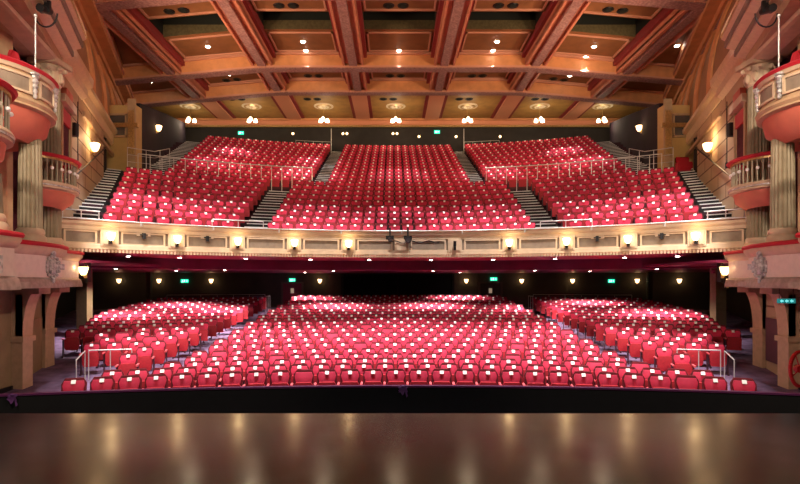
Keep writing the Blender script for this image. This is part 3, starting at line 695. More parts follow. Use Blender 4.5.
    curved(9.2, 8.6, 1.15, EYE+6.6, EYE+6.0, EYE+5.4, 'upper curved box nearest the stage on the %s, above the frame' % nm, False, -90, 95)
    # inside of upper box: dark glass screen, drape
    mb = MB(); mb.box(min(s*11.05, s*11.25), max(s*11.05, s*11.25), 11.7, 13.8, EYE+4.2, EYE+6.6); mb.obj('window_box_'+nm, mat('dark_glazing', (.03, .02, .018), .15), kind='structure')
    r = root('red_drape', (s*10.45, 14.2, EYE+4.9), 'red and silver drape hanging at the rear edge of the %s solid-fronted box' % nm, 'drape')
    mb = MB(); vs = []; n = 10
    for i in range(n+1):
        t = i/n; w = .10+.32*(1-t)**.7
        for j in range(9): vs.append((s*(-.06*cos(j*pi)), -w+2*w*j/8, t*1.25))
    mb.add(vs, [(i*9+j, i*9+j+1, i*9+j+10, i*9+j+9) for i in range(n) for j in range(8)]); mb.obj('cloth', redrail, r, smooth=True)
    mb = MB()
    for j in range(5): mb.ell((-s*.08, -.24+.12*j, .5+.03*(j % 2)), (.05, .07, .07), 7, 5)
    mb.obj('silver_swag', silver, r, smooth=True)
    # bottles of glass light fittings seen inside the upper box
    r = root('crystal_wall_light', (s*10.95, 12.9, EYE+5.7), 'row of small crystal lustres on the dark wall inside the %s solid box' % nm, 'wall light')
    mb = MB(); mb.box(-.05, .05, -.6, .6, .12, .16); mb.obj('bar', gold, r)
    for j in range(6):
        mb = MB(); mb.lathe([(.01, -.14), (.05, -.06), (.02, .04), (.03, .12)], (-s*.04, -.5+.2*j, 0), 8); mb.obj('lustre', silver, r, smooth=True)
    # tall rod in front of upper box
    mb = MB(); mb.cyl((0, 0, 0), (0, 0, 1.3), .016, 8); mb.ell((0, 0, 1.3), (.04, .04, .04), 8, 5)
    o = mb.obj('flag_rod', steel, None, smooth=True); o.location = (s*8.75, 12.55, EYE+4.97); tag(o, 'thin upright rod standing on the rail of the %s solid-fronted box' % nm, 'rod')
    # black cable hoop and lamp by the cornice
    r = root('stage_spotlight', (s*9.05, 13.4, EYE+6.75), 'black spotlight with looping cable hung at the cornice above the %s solid box' % nm, 'spotlight')
    mb = MB(); pr = [(s*(.0-.28*cos(a)), .0, .0-.34*sin(a)) for a in [pi*i/10 for i in range(11)]]
    for i in range(10): mb.cyl(pr[i], pr[i+1], .02, 6)
    mb.obj('cable', blackm, r, smooth=True)
    mb = MB(); mb.cyl((0, -.25, .02), (0, .15, .12), .10, 12, r2=.08); mb.box(-.13, .13, -.06, 0, .0, .3); mb.obj('lamp_body', blackm, r, smooth=True)
    # ---- entablature and cornices
    r = root('trim_entablature_'+nm, (0, 0, 0), kind='structure')
    P1 = [(s*8.05, 11.8), (s*8.95, 14.05), (s*10.0, 16.75), (s*10.9, 17.0)]
    e = EYE
    mb = MB(); mb.sweep(P1, [(-.6, e+6.9), (-.38, e+6.95), (-.34, e+7.2), (-.12, e+7.3), (-.08, e+7.55), (.02, e+7.62), (.02, e+7.85), (-1.6, e+7.95), (-1.6, e+6.9)], side=-s); mb.obj('cornice', mat('cornice_plaster', (.84, .66, .42), .55, noise=.1), r)
    for o_, z0, z1, m_ in ((-.33, 7.0, 7.16, panel_m), (-.07, 7.34, 7.5, panel_m), (.03, 7.68, 7.74, gold)):  # added dark strips stand in for shade between the cornice steps
        mb = MB(); mb.sweep(P1, [(o_-.04, e+z0), (o_+.015, e+z0), (o_+.015, e+z1), (o_-.04, e+z1)], side=-s); mb.obj('step_contrast_strip', m_, r)
    mb = MB(); mb.sweep(P1, [(-.62, e+6.62), (-.62, e+6.95), (-1.6, e+6.95), (-1.6, e+6.62)], side=-s); mb.obj('architrave', cream2, r)
    mb = MB(); mb.sweep([(s*9.35, 11.8), (s*10.2, 15.2), (s*10.55, 16.4)], [(.0, e+6.5), (.10, e+6.52), (.14, e+6.6), (-.4, e+6.62), (-.4, e+6.5)], side=-s); mb.obj('box_arch_moulding', cream, r)
    P2 = [(s*(wallx(d)-.42), d) for d in (17.0, 20.4)]
    mb = MB(); mb.sweep(P2, [(-.42, e+6.9), (-.2, e+7.05), (-.18, e+7.3), (.0, e+7.45), (.02, e+7.7), (-.5, e+7.8), (-.5, e+6.9)], side=-s); mb.obj('wall_cornice', MATS['cornice_plaster'], r)
    P3 = [(s*(wallx(d)-.15), d) for d in (20.4, 27.0)]
    mb = MB(); mb.sweep(P3, [(-.2, e+6.9), (-.1, e+7.0), (-.08, e+7.4), (.08, e+7.5), (.08, e+7.68), (-.3, e+7.75), (-.3, e+6.9)], side=-s); mb.obj('wall_cornice_rear', MATS['cornice_plaster'], r)
    mb = MB(); mb.sweep(P3, [(-.16, e+6.3), (-.06, e+6.35), (-.06, e+6.5), (-.16, e+6.55)], side=-s); mb.obj('string_moulding', cream2, r)
    # window over the portal
    r = root('window_%d' % (2 if s < 0 else 3), (s*14.35, 26.98, 10.9), kind='structure')
    mb = MB(); mb.box(-.48, .48, -.02, .02, -.55, .45); mb.obj('window_glass', glass_m, r)
    mb = MB(); mb.box(-.56, .56, -.1, .0, .45, .55); mb.box(-.56, .56, -.1, 0, -.65, -.55); mb.box(-.56, -.48, -.1, 0, -.6, .5); mb.box(.48, .56, -.1, 0, -.6, .5); mb.obj('window_frame', cream2, r)
    # pedimented opening on the side wall, by the balustrade box
    r = root('window_%d' % (4 if s < 0 else 5), (s*(wallx(17.7)-.02), 17.7, 0), kind='structure')
    sl = .35
    def wb(d0, d1, o0, o1, z0, z1):
        vs = []
        for d in (d0, d1):
            for o_ in (o0, o1):
                for z in (z0, z1): vs.append((s*(sl*d-o_), d, z))
        return vs, [(0, 1, 3, 2), (4, 6, 7, 5), (0, 4, 5, 1), (2, 3, 7, 6), (0, 2, 6, 4), (1, 5, 7, 3)]
    for nm2, args, m in (('recess', (-.5, .5, 0, .03, 6.2, 8.6), curtain), ('jamb', (-.62, -.5, 0, .12, 6.1, 8.7), cream2), ('jamb', (.5, .62, 0, .12, 6.1, 8.7), cream2), ('pediment', (-.75, .75, 0, .25, 8.7, 8.95), cream), ('pediment_crest', (-.4, .4, 0, .2, 8.95, 9.25), salmon), ('red_pelmet', (-.5, .5, .03, .10, 8.15, 8.6), redrail)):
        mb = MB(); mb.add(*wb(*args)); mb.obj(nm2, m, r)
    # handrail on the wall beside the outer stairs
    r = root('wall_handrail', (0, 0, 0), 'dark handrail fixed to the block wall beside the %s outer circle stairs' % nm, 'handrail')
    mb = MB(); p0 = (s*(wallx(18.2)-.1), 18.2, 6.4); p1 = (s*(wallx(24.6)-.1), 24.6, 9.15); mb.cyl(p0, p1, .03, 7); mb.obj('rail', blackm, r, smooth=True)
    for t in (.1, .4, .7, .95):
        p = [p0[i]+(p1[i]-p0[i])*t for i in range(3)]; mb = MB(); mb.cyl(p, (p[0]+s*.12, p[1], p[2]-.05), .015, 6); mb.obj('bracket', blackm, r)
    # small black speaker on the wall
    mb = MB(); mb.box(-.12, .12, -.22, .0, -.12, .35); mb.box(-.03, .03, 0, .08, -.02, .1)
    o = mb.obj('wall_speaker', blackm, None, bevel=.015); o.location = (s*(wallx(18.9)-.12), 18.9, EYE+5.25); tag(o, 'small black speaker on the %s side wall above the balustrade box' % nm, 'speaker')
    # vertical conduit pipe
    mb = MB(); mb.cyl((0, 0, -.1), (0, 0, 2.2), .018, 6); mb.box(-.04, .04, -.04, .04, -.2, 0)
    o = mb.obj('conduit_pipe', blackm, None); o.location = (s*(wallx(19.2)-.12), 19.2, EYE+4.3); tag(o, 'thin black vertical conduit pipe on the %s circle side wall' % nm, 'pipe')
# sign with three white symbols and hose reel, right pier
X, Y, Z = px(787, 301, 12.9)
r = root('exit_sign', (X, Y, Z), 'wide teal sign with three pale symbols under the right-hand box ledge', 'exit sign')
mb = MB(); mb.cyl((-.17, .025, .05), (-.17, .025, EYE-.12-Z), .008, 6); mb.cyl((.17, .025, .05), (.17, .025, EYE-.12-Z), .008, 6); mb.obj('hanger', blackm, r)
mb = MB(); mb.box(-.21, .21, 0, .05, -.055, .055); mb.obj('sign_panel', mat('teal_sign', (.01, .16, .16), .4, emit=(.02, .30, .30), es=.6), r)
for q in (-.12, .0, .12):
    mb = MB(); mb.box(q-.04, q+.035, -.006, 0, -.015, .015); mb.ell((q-.01, -.003, .0), (.025, .004, .035), 8, 4); mb.obj('symbol', mat('teal_symbol', (.3, .8, .8), .4, emit=(.2, .85, .85), es=1.0), r)
X, Y, Z = px(800, 369, 13.0)
r = root('fire_hose_reel', (X, Y, Z), 'red fire hose reel on the wall at the far right under the boxes', 'hose reel')
mb = MB()
pr = [(.24*cos(2*pi*i/24), 0, .42*sin(2*pi*i/24)) for i in range(25)]
for i in range(24): mb.cyl(pr[i], pr[i+1], .045, 8)
mb.obj('hose', hose_red, r, smooth=True)
mb = MB(); mb.cyl((0, -.03, 0), (0, .1, 0), .1, 12)
for a in range(4): mb.cyl((0, 0, 0), (.23*cos(a*pi/2+.5), 0, .4*sin(a*pi/2+.5)), .015, 6)
mb.obj('hub', hose_red, r)

# ------------------------------------------------------------------ orchestra pit rail
PC = (0, 11.15-36); r = root('pit_rail', (0, 0, 0), 'long curved black-draped pit barrier with a purple top edge before the stalls', 'barrier')
PP = arcpts(PC, 36, -radians(17.2), radians(17.2), 50); zp = EYE-2.17
def pitprof(): return None
mb = MB(); mb.sweep(PP, [(0, -1.2), (0, zp-.05), (-.12, zp-.05), (-.12, -1.2)], side=1); mb.obj('drape', black_m, r, smooth=True)
mb = MB(); mb.sweep(PP, [(.02, zp-.035), (.02, zp), (-.10, zp), (-.10, zp-.035)], side=1); mb.obj('top_edge', magenta_m, r)
for xx, yy, D, nm2 in ((403, 393, 11.1, 'middle'), (10, 396, 10.2, 'left end')):
    X = (xx-393.5)*D/F-.32; t = asin(X/36); x, y = 36*sin(t), PC[1]+36*cos(t)
    q = root('purple_ribbon', (x, y-.06, zp), 'crumpled purple ribbon tied over the %s of the pit barrier' % nm2, 'ribbon'); q.scale = (.55,)*3
    mb = MB(); n = 9
    vs = []
    for i in range(n):
        for j in range(5):
            vs.append((-.16+.08*j+.03*sin(i*2.1), -.02+.03*sin(j*2+i), .03-.035*i*(1+.15*j*(-1)**j)))
    mb.add(vs, [(i*5+j, i*5+j+1, i*5+j+6, i*5+j+5) for i in range(n-1) for j in range(4)]); mb.obj('cloth', mat('ribbon_purple', (.16, .05, .2), .6), q, smooth=True)
    mb = MB(); mb.ell((0, -.02, .0), (.07, .05, .05), 8, 5); mb.obj('knot', MATS['ribbon_purple'], q, smooth=True)

# ------------------------------------------------------------------ stairs in the circle
def stair(name, rows, xin, xout, label):
    r = root(name, (0, 0, 0), kind='structure')
    mb = MB(); nb = MB()
    for (ra, rb, z, fi, fo) in rows:
        a, b_ = fi, fo
        def P(rr, x): return (x, CC[1]+sqrt(max(.01, rr*rr-x*x)))
        n = 4
        pa = [P(ra, a+(b_-a)*i/n) for i in range(n+1)]; pb = [P(rb, a+(b_-a)*i/n) for i in range(n+1)]
        vs = [(x, y, z) for x, y in pa]+[(x, y, z) for x, y in pb]+[(x, y, z-.22) for x, y in pa]+[(x, y, z-.22) for x, y in pb]
        k = n+1
        mb.add(vs, [(i, i+1, k+i+1, k+i) for i in range(n)]+[(2*k+i, 2*k+i+1, i+1, i) for i in range(n)]+[(0, k, 3*k, 2*k), (n, 2*k+n, 3*k+n, k+n)])
        pc = [P(ra+.045, a+(b_-a)*i/n) for i in range(n+1)]
        vs = [(x, y-.012, z+.012) for x, y in pa]+[(x, y, z+.012) for x, y in pc]+[(x, y-.012, z-.028) for x, y in pa]
        nb.add(vs, [(i, i+1, k+i+1, k+i) for i in range(n)]+[(2*k+i, 2*k+i+1, i+1, i) for i in range(n)])
    mb.obj('steps', step_m, r); nb.obj('nosings', nosing_m, r)
for s, nm in ((-1, 'left'), (1, 'right')):
    rows = []
    for j in range(18):      # two steps per row
        k = j/2; ra = 15.8+.86*k-.56; z = 4.45+.38*k
        rows.append((ra, ra+.43, z, s*(5.40+.03*k), s*(6.33+.055*k)))
    stair('trim_stairs_lower_inner_'+nm, rows, 0, 0, '')
    rows = []
    for j in range(22):
        k = j/2; ra = 15.8+.86*k-.56; z = 4.45+.38*k; xo = 10.35+.32*k
        rows.append((ra, ra+.43, z, s*xo, s*(min(xo+1.3, (ra+.1)*sin(cth(ra))))))
    stair('trim_stairs_lower_outer_'+nm, rows, 0, 0, '')
    rows = []
    for j in range(26):
        k = j/2; ra = 25.1+.87*k-.56; z = 8.14+.39*k; rows.append((ra, ra+.435, z, s*4.22, s*5.1))
    for j in range(3): rows.append((24.3-.3*(j), 24.7-.3*j, 8.0-.17*(j+1)+.08, s*4.22, s*5.1))
    stair('trim_stairs_upper_inner_'+nm, rows, 0, 0, '')
    rows = []
    for j in range(26):
        k = j/2; ra = 25.1+.87*k-.56; z = 8.14+.39*k; xo = 12.35+.14*k; rows.append((ra, ra+.435, z, s*xo, s*(xo+1.1)))
    stair('trim_stairs_upper_outer_'+nm, rows, 0, 0, '')

# ------------------------------------------------------------------ railings
def railing(name, pts, h, label, posts=8, bars=1, m=steel, rr=.018, group=None):
    r = root(name, (0, 0, 0), label, 'railing', group=group)
    mb = MB(); n = len(pts)
    for i in range(n-1):
        for b_ in range(bars):
            hh = h*(1-b_/bars); mb.cyl((pts[i][0], pts[i][1], pts[i][2]+hh), (pts[i+1][0], pts[i+1][1], pts[i+1][2]+hh), rr if b_ == 0 else rr*.6, 6)
    mb.obj('top_rail', m, r, smooth=True)
    for q in range(posts):
        t = q/(posts-1)*(n-1); i = min(n-2, int(t)); f = t-i
        p = [pts[i][j]+(pts[i+1][j]-pts[i][j])*f for j in range(3)]
        mb = MB(); mb.cyl(p, (p[0], p[1], p[2]+h), rr*.8, 6); mb.obj('post', m, r, smooth=True)
    return r
for s, nm in ((-1, 'left'), (1, 'right')):
    R = 24.28; ta = asin(4.9/R); tb = asin(13.1/R)
    # wall under the upper block facing the cross aisle
    mb = MB(); mb.sweep([(s*x, y) for x, y in arcpts(CC, R+.03, asin(5.3/R), asin(12.2/R), 16)], [(0, 7.4), (0, 8.22), (-.06, 8.22), (-.06, 7.4)], side=s); mb.obj('wall_cross_aisle_'+nm, darkred, kind='structure')
    railing('cross_aisle_railing', [(s*x, y, 7.72) for x, y in arcpts(CC, R-.06, ta, tb, 14)], 1.62, 'long silver cross-aisle railing before the %s upper circle block' % nm, 17, 1, rr=.024)
    xr = 13.0; railing('landing_railing', [(s*12.9, 25.2, 8.3), (s*12.5, 27.2, 8.6), (s*12.5, 29, 9.2)], 1.0, 'silver landing railing at the top of the %s outer circle stairs' % nm, 4, 3)
    # low rails at the foot of the lower stairs
    def P(rr, x): return (s*x, CC[1]+sqrt(rr*rr-x*x), 4.45)
    railing('stair_foot_rail', [P(15.15, 5.3), P(15.15, 7.0)], .80, 'short silver guard rail at the foot of the %s inner circle stairs' % nm, 3, 1, rr=.02)
    railing('stair_foot_rail', [P(15.1, 10.0), P(15.1, 10.75)], .80, 'short silver guard rail at the foot of the %s outer circle stairs' % nm, 3, 1, rr=.02)
    # stalls
    zf = 0.05
    railing('stalls_railing', [(s*8.95, 14.5, zf-.15), (s*9.12, 15.2, zf)], .92, 'small sloping silver handrail piece outside the %s stalls block front row' % nm, 2, 1)
    railing('stalls_railing', [(s*9.1, 15.35, zf), (s*7.98, 15.6, zf)], .92, 'silver tube guard rail in front of the %s stalls block front seats' % nm, 3, 1)
    rb = sr(20)+.55; z = sfloor(rb)
    railing('stalls_rear_rail', [(s*x, y, z) for x, y in arcpts(SC, rb, asin(7.6/rb), asin(12.6/rb), 6)], 1.0, 'silver framed rail behind the last row of the %s stalls block' % nm, 7, 2)
    mb = MB(); mb.sweep([(s*x, y) for x, y in arcpts(SC, rb+.1, asin(7.6/rb), asin(12.6/rb), 6)], [(0, z), (0, z+.9), (-.05, z+.9), (-.05, z)], side=1); mb.obj('trim_rear_screen_'+nm, mat('violet_panel', (.12, .07, .13), .5), kind='structure')
    # end of row aisle guard at the rear
    rb2 = sr(19); railing('aisle_end_rail', [(s*7.2, SC[1]+sqrt(rb2**2-7.35**2), sfloor(rb2)), (s*7.2, SC[1]+sqrt((rb2+.9)**2-7.35**2), sfloor(rb2))], 1.05, 'short silver rail at the rear aisle end of the %s stalls block' % nm, 3, 1)
    # rail behind top of upper side block
    Ru = 36.6; railing('upper_back_rail', [(s*x, y, 12.78) for x, y in arcpts(CC, Ru, asin(5.3/Ru), asin(8/Ru), 5)], 1.3, 'silver rail behind the top row of the %s upper circle block' % nm, 5, 2)
    mb = MB(); mb.cyl((0, 0, 0), (0, 0, 2.3), .03, 7); mb.box(-.07, .07, -.07, .07, 0, .03)
    o = mb.obj('stair_top_post', steel, None, smooth=True); o.location = (s*5.25, CC[1]+36.0, 12.78-.0); tag(o, 'tall slim grey post at the top of the %s upper circle stairs' % nm, 'post')

# ------------------------------------------------------------------ seats
PITCH = .525
seat_list = []   # (x, y, z, rot, block, row, idx, n)
def row(c, r, w0, w1, z, block, k, shift=0):
    t0, t1 = asin(w0/r), asin(w1/r); n = max(1, int(abs(t1-t0)*r/PITCH+.06)); dt = (t1-t0)/n
    for i in range(n):
        t = t0+dt*(i+.5); seat_list.append((c[0]+r*sin(t), c[1]+r*cos(t), z, -t, block, k, i, n, i == n-1))
for k in range(22):
    r = sr(k); z = sfloor(r)
    w = 7.2 if k < 2 else 6.1-(.15 if k % 2 else 0)
    if k == 1: w = 6.95
    row(SC, r, -w, w, z, 'centre stalls', k)
out = {4: 7.88, 5: 7.88, 6: 9.65, 7: 9.7, 8: 10.3, 9: 11.5, 10: 11.6, 11: 11.85, 12: 12.2, 13: 12.5, 14: 12.75, 15: 12.9, 16: 12.95, 17: 13.0, 18: 13.0, 19: 13.0, 20: 12.9}
for s, nm in ((-1, 'left stalls'), (1, 'right stalls')):
    for k in range(4, 21):
        r = sr(k); a, b_ = 7.35, out[k]
        row(SC, r, -b_ if s < 0 else a, -a if s < 0 else b_, sfloor(r), nm, k-4)
for k in range(9):
    r = 15.8+.86*k; z = 4.41+.38*k; w = 5.32+.03*k
    row(CC, r, -w, w, z, 'centre lower circle', k)
    for s, nm in ((-1, 'left lower circle'), (1, 'right lower circle')):
        a, b_ = 6.42+.055*k, 10.28+.32*k
        row(CC, r, -b_ if s < 0 else a, -a if s < 0 else b_, z, nm, k)
for k in range(13):
    r = 25.1+.87*k; z = 8.1+.39*k
    row(CC, r, -4.15, 4.15, z, 'centre upper circle', k)
    for s, nm in ((-1, 'left upper circle'), (1, 'right upper circle')):
        a, b_ = 5.2, 12.25+.14*k
        row(CC, r, -b_ if s < 0 else a, -a if s < 0 else b_, z, nm, k)
seat_list.sort(key=lambda q: (q[0]+.32)**2+q[1]**2+(q[2]-EYE)**2)
NEAR, FAR = seat_list[:300], seat_list[300:]
print('SEATS', len(seat_list))
# detailed seat, facing -Y, origin on the floor under its middle
def slab(w0, w1, z0, z1, y0, y1, th, cr=.05, puff=.02):
    # upholstered slab between two heights, leaning from y0 to y1, rounded corners
    mb = MB(); nz, nx = 5, 7; vs = []
    prof = []
    import itertools
    def outline(t, w):
        return w
    for side_ in (0, 1):
        for i in range(nz+1):
            v = i/nz
            for j in range(nx+1):
                u = j/nx*2-1; w = (w0+(w1-w0)*v)/2
                ev = min(v, 1-v)*(z1-z0); inset = max(0, cr-ev); inset = cr-sqrt(max(0, cr*cr-inset*inset)) if inset > 0 else 0
                x = u*(w-inset); z = z0+(z1-z0)*v; y = y0+(y1-y0)*v
                b_ = (1-abs(u)**4)*(1-abs(2*v-1)**4)*puff
                vs.append((x, y-th/2-b_ if side_ == 0 else y+th/2, z))
    K = (nz+1)*(nx+1); fs = []
    for i in range(nz):
        for j in range(nx):
            a = i*(nx+1)+j; fs.append((a, a+1, a+nx+2, a+nx+1)); fs.append((K+a, K+a+nx+1, K+a+nx+2, K+a+1))
    for j in range(nx): fs.append((j, K+j, K+j+1, j+1)); a = nz*(nx+1)+j; fs.append((a, a+1, K+a+1, K+a))
    for i in range(nz): a = i*(nx+1); fs.append((a, a+nx+1, K+a+nx+1, K+a)); a += nx; fs.append((a, K+a, K+a+nx+1, a+nx+1))
    mb.add(vs, fs); return mb
proto = root('theatre_chair', (0, 0, 0))
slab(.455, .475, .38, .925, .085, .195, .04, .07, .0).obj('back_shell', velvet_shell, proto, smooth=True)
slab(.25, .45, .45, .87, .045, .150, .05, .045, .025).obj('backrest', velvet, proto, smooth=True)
slab(.44, .44, .24, .67, -.06, -.03, .10, .05, .012).obj('cushion', velvet_shaded, proto, smooth=True)
mb = MB(); mb.box(-.285, -.235, -.22, .12, .60, .645); mb.obj('armrest', arm_m, proto, bevel=.012)
mb = MB(); mb.box(-.272, -.248, -.10, .12, .04, .60); mb.box(-.285, -.235, -.16, .17, 0, .04); mb.obj('standard', std_m, proto, bevel=.005)
mb = MB(); mb.box(-.044, .044, -.008, .006, -.044, .044)
npl = mb.obj('number_plate', plate_m, proto, bevel=.006); npl.location = (0, .088, .858); npl.rotation_euler = (radians(-34), 0, 0)
extra = MB(); extra.box(.235, .285, -.22, .12, .60, .645, arm_m); extra.box(.248, .272, -.10, .12, .04, .60, std_m); extra.box(.235, .285, -.16, .17, 0, .04, std_m)
end_o = extra.obj('end_armrest', None, proto)
parts = [c for c in proto.children if c is not end_o]
BL = {'centre stalls': 'centre stalls block', 'left stalls': 'left stalls block', 'right stalls': 'right stalls block', 'centre lower circle': 'centre lower circle block', 'left lower circle': 'left lower circle block', 'right lower circle': 'right lower circle block'}
rng = random.Random(3)
for n_, (x, y, z, rz, blk, k, i, n, last) in enumerate(NEAR):
    o = proto if n_ == 0 else proto.copy()
    if n_:
        COL.objects.link(o)
    noplate = rng.random() < .05
    if n_:
        for c in parts:
            if noplate and c is npl: continue
            d = c.copy(); d.parent = o; COL.objects.link(d)
        if last: d = end_o.copy(); d.parent = o; COL.objects.link(d)
    o.location = (x, y, z); o.rotation_euler = (0, 0, rz)
    pos = nth(i, n)
    lab = 'red tip-up seat, %s, %s row from the stage, %s' % (BL[blk], ordw(k), pos)
    tag(o, lab, 'seat', 'red tip-up theatre seats')
if not NEAR[0][8]: bpy.data.objects.remove(end_o)
# the rest as one mass
def far_seat():
    mb = MB()
    def quadbox(w0, w1, z0, z1, y0, y1, th, m):
        vs = []
        for z, w, y in ((z0, w0, y0), (z0+(z1-z0)*.85, w1, y0+(y1-y0)*.85), (z1, w1-.07, y1)):
            vs += [(-w/2, y-th/2, z), (w/2, y-th/2, z), (w/2, y+th/2, z), (-w/2, y+th/2, z)]
        fs = [(0, 3, 2, 1), (8, 9, 10, 11)]
        for a in (0, 4): fs += [(a+j, a+(j+1) % 4, a+4+(j+1) % 4, a+4+j) for j in range(4)]
        mb.add(vs, fs, m)
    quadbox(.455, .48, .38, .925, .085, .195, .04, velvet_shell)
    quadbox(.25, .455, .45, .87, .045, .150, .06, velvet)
    quadbox(.42, .44, .24, .67, -.06, -.03, .10, velvet_shaded)
    mb.box(-.28, -.24, -.22, .12, .60, .645, arm_m); mb.box(-.272, -.248, -.1, .12, 0, .60, std_m)
    mb.add([(x, .088+z*.56+t*.83, .856+z*.83-t*.56) for t in (-.012, .004) for x, z in ((-.044, -.044), (.044, -.044), (.044, .044), (-.044, .044))], [(0, 1, 2, 3), (4, 7, 6, 5), (0, 4, 5, 1), (1, 5, 6, 2), (2, 6, 7, 3), (3, 7, 4, 0)], plate_m)
    return mb
fsm = far_seat(); big = MB()
rng2 = random.Random(5)
for (x, y, z, rz, blk, k, i, n, last) in FAR:
    c, s_ = cos(rz), sin(rz); K = len(big.v)
    big.v += [(x+a*c-b_*s_, y+a*s_+b_*c, z+d) for a, b_, d in fsm.v]
    big.f += [tuple(K+a for a in f) for f in fsm.f]; big.m += fsm.m
big.mats = fsm.mats
o = big.obj('theatre_chairs', None, None, kind='stuff')
tag(o, 'rows of red tip-up seats filling the rear stalls and the circle', 'seats', None, 'stuff')

# two red cubes of upholstery by the right portal
mb = MB(); mb.box(-.35, .35, -.2, .2, 0, .45); mb.box(-.35, .35, .12, .2, .45, .75)
o = mb.obj('usher_seat', redrail, None, bevel=.04); o.location = (13.9, 26.1, 8.35); tag(o, 'single red usher seat at the top of the right outer circle stairs', 'seat')

# ------------------------------------------------------------------ ceiling roses and pendants
r = root('ceiling_rose', (0, 0, 0))
mb = MB(); mb.lathe([(.72, 0), (.74, -.05), (.62, -.09), (.55, -.05), (.45, -.04), (.42, -.10), (.28, -.12), (.25, -.06), (.12, -.08), (.10, -.16), (.03, -.18)], n=28); mb.obj('rose_disc', mat('rose_plaster', (.86, .74, .54), .5), r, smooth=True)
mb = MB(); mb.lathe([(.40, -.03), (.44, -.10), (.52, -.12), (.60, -.08), (.61, -.03)], n=40, flute=.93)
mb.obj('leaf_ring', gold, r, smooth=True)
pr = root('pendant_light', (0, 0, 0))
mb = MB(); mb.cyl((0, 0, 0), (0, 0, -.75), .02, 6); mb.ell((0, 0, -.78), (.09, .09, .09), 8, 6); mb.obj('stem', gold, pr, smooth=True)
for i in range(3):
    a = 2*pi*i/3+.5; q = root('arm', (0, 0, 0)); bpy.data.objects.remove(q)
    mb = MB(); mb.cyl((0, 0, -.78), (.30*cos(a), .30*sin(a), -.82), .018, 6); am = mb.obj('arm', gold, pr, smooth=True)
    mb = MB(); mb.lathe([(.06, .02), (.12, -.06), (.15, -.24), (.11, -.26)], (.30*cos(a), .30*sin(a), -.78), 12); mb.obj('glass_shade', pendant_m, am, smooth=True)
for j in range(7):
    xc = (j-3)*5.42-.15 if 0 < j < 6 else (j-3)*5.17-.1; D = 40.1
    z = HB+.25
    a = r if j == 0 else copy_tree(r); a.location = (xc, D, z-.0)
    tag(a, 'pale moulded ceiling rose with gilt leaves in the rear ceiling, '+nth(j, 7), 'ceiling rose', 'ceiling roses')
    b_ = pr if j == 0 else copy_tree(pr); b_.location = (xc, D, z-.16)
    tag(b_, 'lit three-shade pendant light hanging from the rear ceiling, '+nth(j, 7), 'pendant light', 'pendant lights')
    point(xc, D, z-1.45, 70, (1, .76, .52), .25)
    # pair of dark ventilation discs beside each rose
dl = root('downlight', (0, 0, 0))
mb = MB(); mb.lathe([(.17, -.04), (.19, -.01), (.13, 0)], n=14); mb.obj('trim_ring', cream, dl, smooth=True)
mb = MB(); mb.lathe([(.12, -.07), (.12, -.03)], n=12); mb.obj('lens', lens_m, dl)
pts = [(151, 81), (208, 46), (229, 74), (303, 41), (306, 50), (314, 70), (399, 50), (497, 41), (493, 50), (594, 46), (586, 56), (570, 75), (677, 45)]
where = ['in the far left second bay', 'in the second coffer from the left', 'in the narrow left rear coffer', 'upper of the pair left of centre', 'lower of the pair left of centre', 'in the narrow coffer left of centre', 'alone in the centre coffer', 'upper of the pair right of centre', 'lower of the pair right of centre', 'upper of the pair in the right coffer', 'lower of the pair in the right coffer', 'in the narrow right rear coffer', 'in the triangular far right coffer']
for j, (xx, yy) in enumerate(pts):
    D = 31
    for _ in range(6):
        X = (xx-393.5)*D/F-.32; z = cz(X, ZP); D = (z-EYE)*F/(282-yy)
    o = dl if j == 0 else copy_tree(dl); o.location = (X, D, z)
    tag(o, 'lit round ceiling downlight '+where[j], 'downlight', 'ceiling downlights')
    spot(X, D, z-.12, X*.97, D+.8, 9.5, 2400 if j < 12 else 400, WHITE, 36, .7, .1)
vt = root('ceiling_vent', (0, 0, 0))
mb = MB(); mb.lathe([(.27, -.03), (.29, -.005), (.2, 0)], n=16); mb.obj('vent_ring', blackm, vt, smooth=True)
mb = MB(); mb.lathe([(.2, -.02), (.17, -.05), (.05, -.06)], n=14); mb.obj('vent_cone', void_m, vt, smooth=True)
rows_ = [(26.7, ZP, 5, 'front'), (35.8, ZP, 5, 'second'), (38.6, HB+.25, 7, 'rear')]
cn = 0
for d, z, n, rw in rows_:
    for j in range(n):
        xc = (j-(n-1)/2)*5.5-.2
        for q in (-1, 1):
            o = vt if cn == 0 else copy_tree(vt); cn += 1
            X = xc+q*.36-(.5 if rw == 'rear' else 0)
            if rw == 'rear' and abs(xc) > 14: X = X
            if rw == 'rear' and abs(xc) > 14: X *= .955
            o.location = (X, d, z if rw == 'rear' else cz(X, z)); tag(o, 'dark round ceiling vent, %s of its pair, %s coffer row, %s' % ('left' if q < 0 else 'right', rw, nth(j, n)), 'vent', 'ceiling vents')
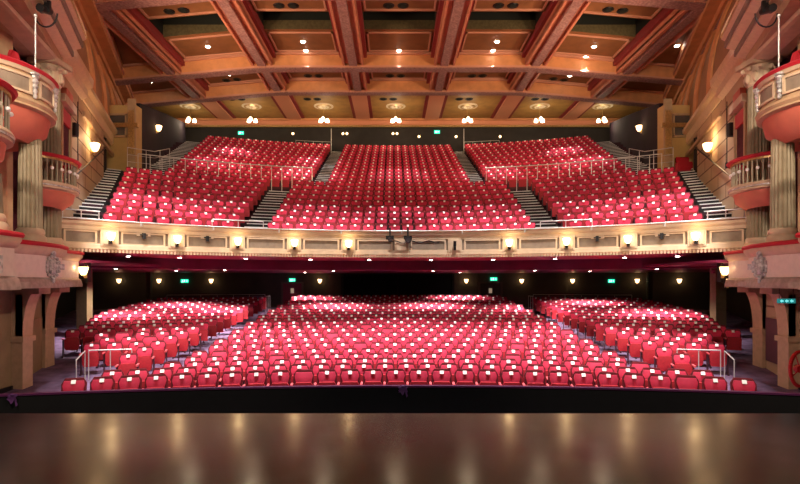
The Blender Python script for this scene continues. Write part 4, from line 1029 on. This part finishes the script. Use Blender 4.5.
# ------------------------------------------------------------------ spotlights and boxes on the circle front
for xx, lab in ((390, 'small black spotlight clamped to the centre of the circle parapet, left one'), (408, 'black spotlight clamped to the circle parapet right of centre')):
    D = 20.7; X = (xx-393.5)*D/F-.32; big_ = xx == 408
    q = root('stage_spotlight', (X, 6.2+sqrt(14.6**2-X*X), zt-.25), lab, 'spotlight')
    mb = MB(); mb.box(-.03, .03, -.02, .2, .05, .42); mb.box(-.16, .16, -.06, -.03, -.05, .10); mb.obj('clamp', blackm, q)
    mb = MB(); mb.cyl((0, .1, 0), (0, -.32, -.08), .11 if big_ else .07, 12, r2=.13 if big_ else .08); mb.obj('lamp_body', blackm, q, smooth=True)
    mb = MB(); mb.cyl((0, -.32, -.08), (0, -.34, -.085), .10 if big_ else .06, 12); mb.obj('lens', glass_m, q)
mb = MB()
pp = arcpts(CC, RP-.18, -.03, .10, 14)
for i in range(14):
    mb.cyl((pp[i][0], pp[i][1], zt-.38+.05*sin(i*1.3)), (pp[i+1][0], pp[i+1][1], zt-.38+.05*sin((i+1)*1.3)), .02, 6)
o = mb.obj('lighting_cable', blackm, None, smooth=True); tag(o, 'sagging black lighting cable across the middle panels of the circle parapet', 'cable')
for k, lb in ((-4.5, 'leftmost'), (-3.5, 'second from the left'), (3.5, 'second from the right'), (4.5, 'rightmost')):
    t = k*A0; R = RP-.0; x, y = CC[0]+R*sin(t), CC[1]+R*cos(t)
    q = root('effects_projector', (x, y, zb+.60), 'small pale wall box with black bracket on a parapet panel, '+lb, 'wall box', -t, 'wall boxes on the circle parapet')
    mb = MB(); mb.box(-.22, .22, -.05, .02, -.02, .14); mb.obj('plate', cream, q)
    mb = MB(); mb.box(-.05, .05, -.14, -.05, -.12, .08); mb.box(-.12, .12, -.1, -.06, .0, .04); mb.obj('bracket', blackm, q)
# small emergency lamps high on the back wall of the circle
for xx, yy, lb in ((293, 134, 'above the left upper circle block'), (343, 134, 'left pair, left lamp'), (347, 134, 'left pair, right lamp'), (393, 134, 'middle pair, left lamp'), (397, 134, 'middle pair, right lamp'), (419, 137, 'left of the middle exit sign'), (456, 137, 'right of the middle exit sign'), (500, 137, 'above the right upper circle block')):
    X, Y, Z = px(xx, yy, 43.2); q = root('back_wall_lamp', (X, Y, Z), 'tiny warm lamp on the dark circle rear wall, '+lb, 'wall lamp', group='tiny lamps on the circle rear wall')
    mb = MB(); mb.box(-.12, .12, 0, .08, -.14, .0); mb.obj('back_plate', blackm, q)
    mb = MB(); mb.ell((0, -.06, .02), (.10, .08, .10), 8, 6); mb.obj('bulb', shade_m, q, smooth=True)
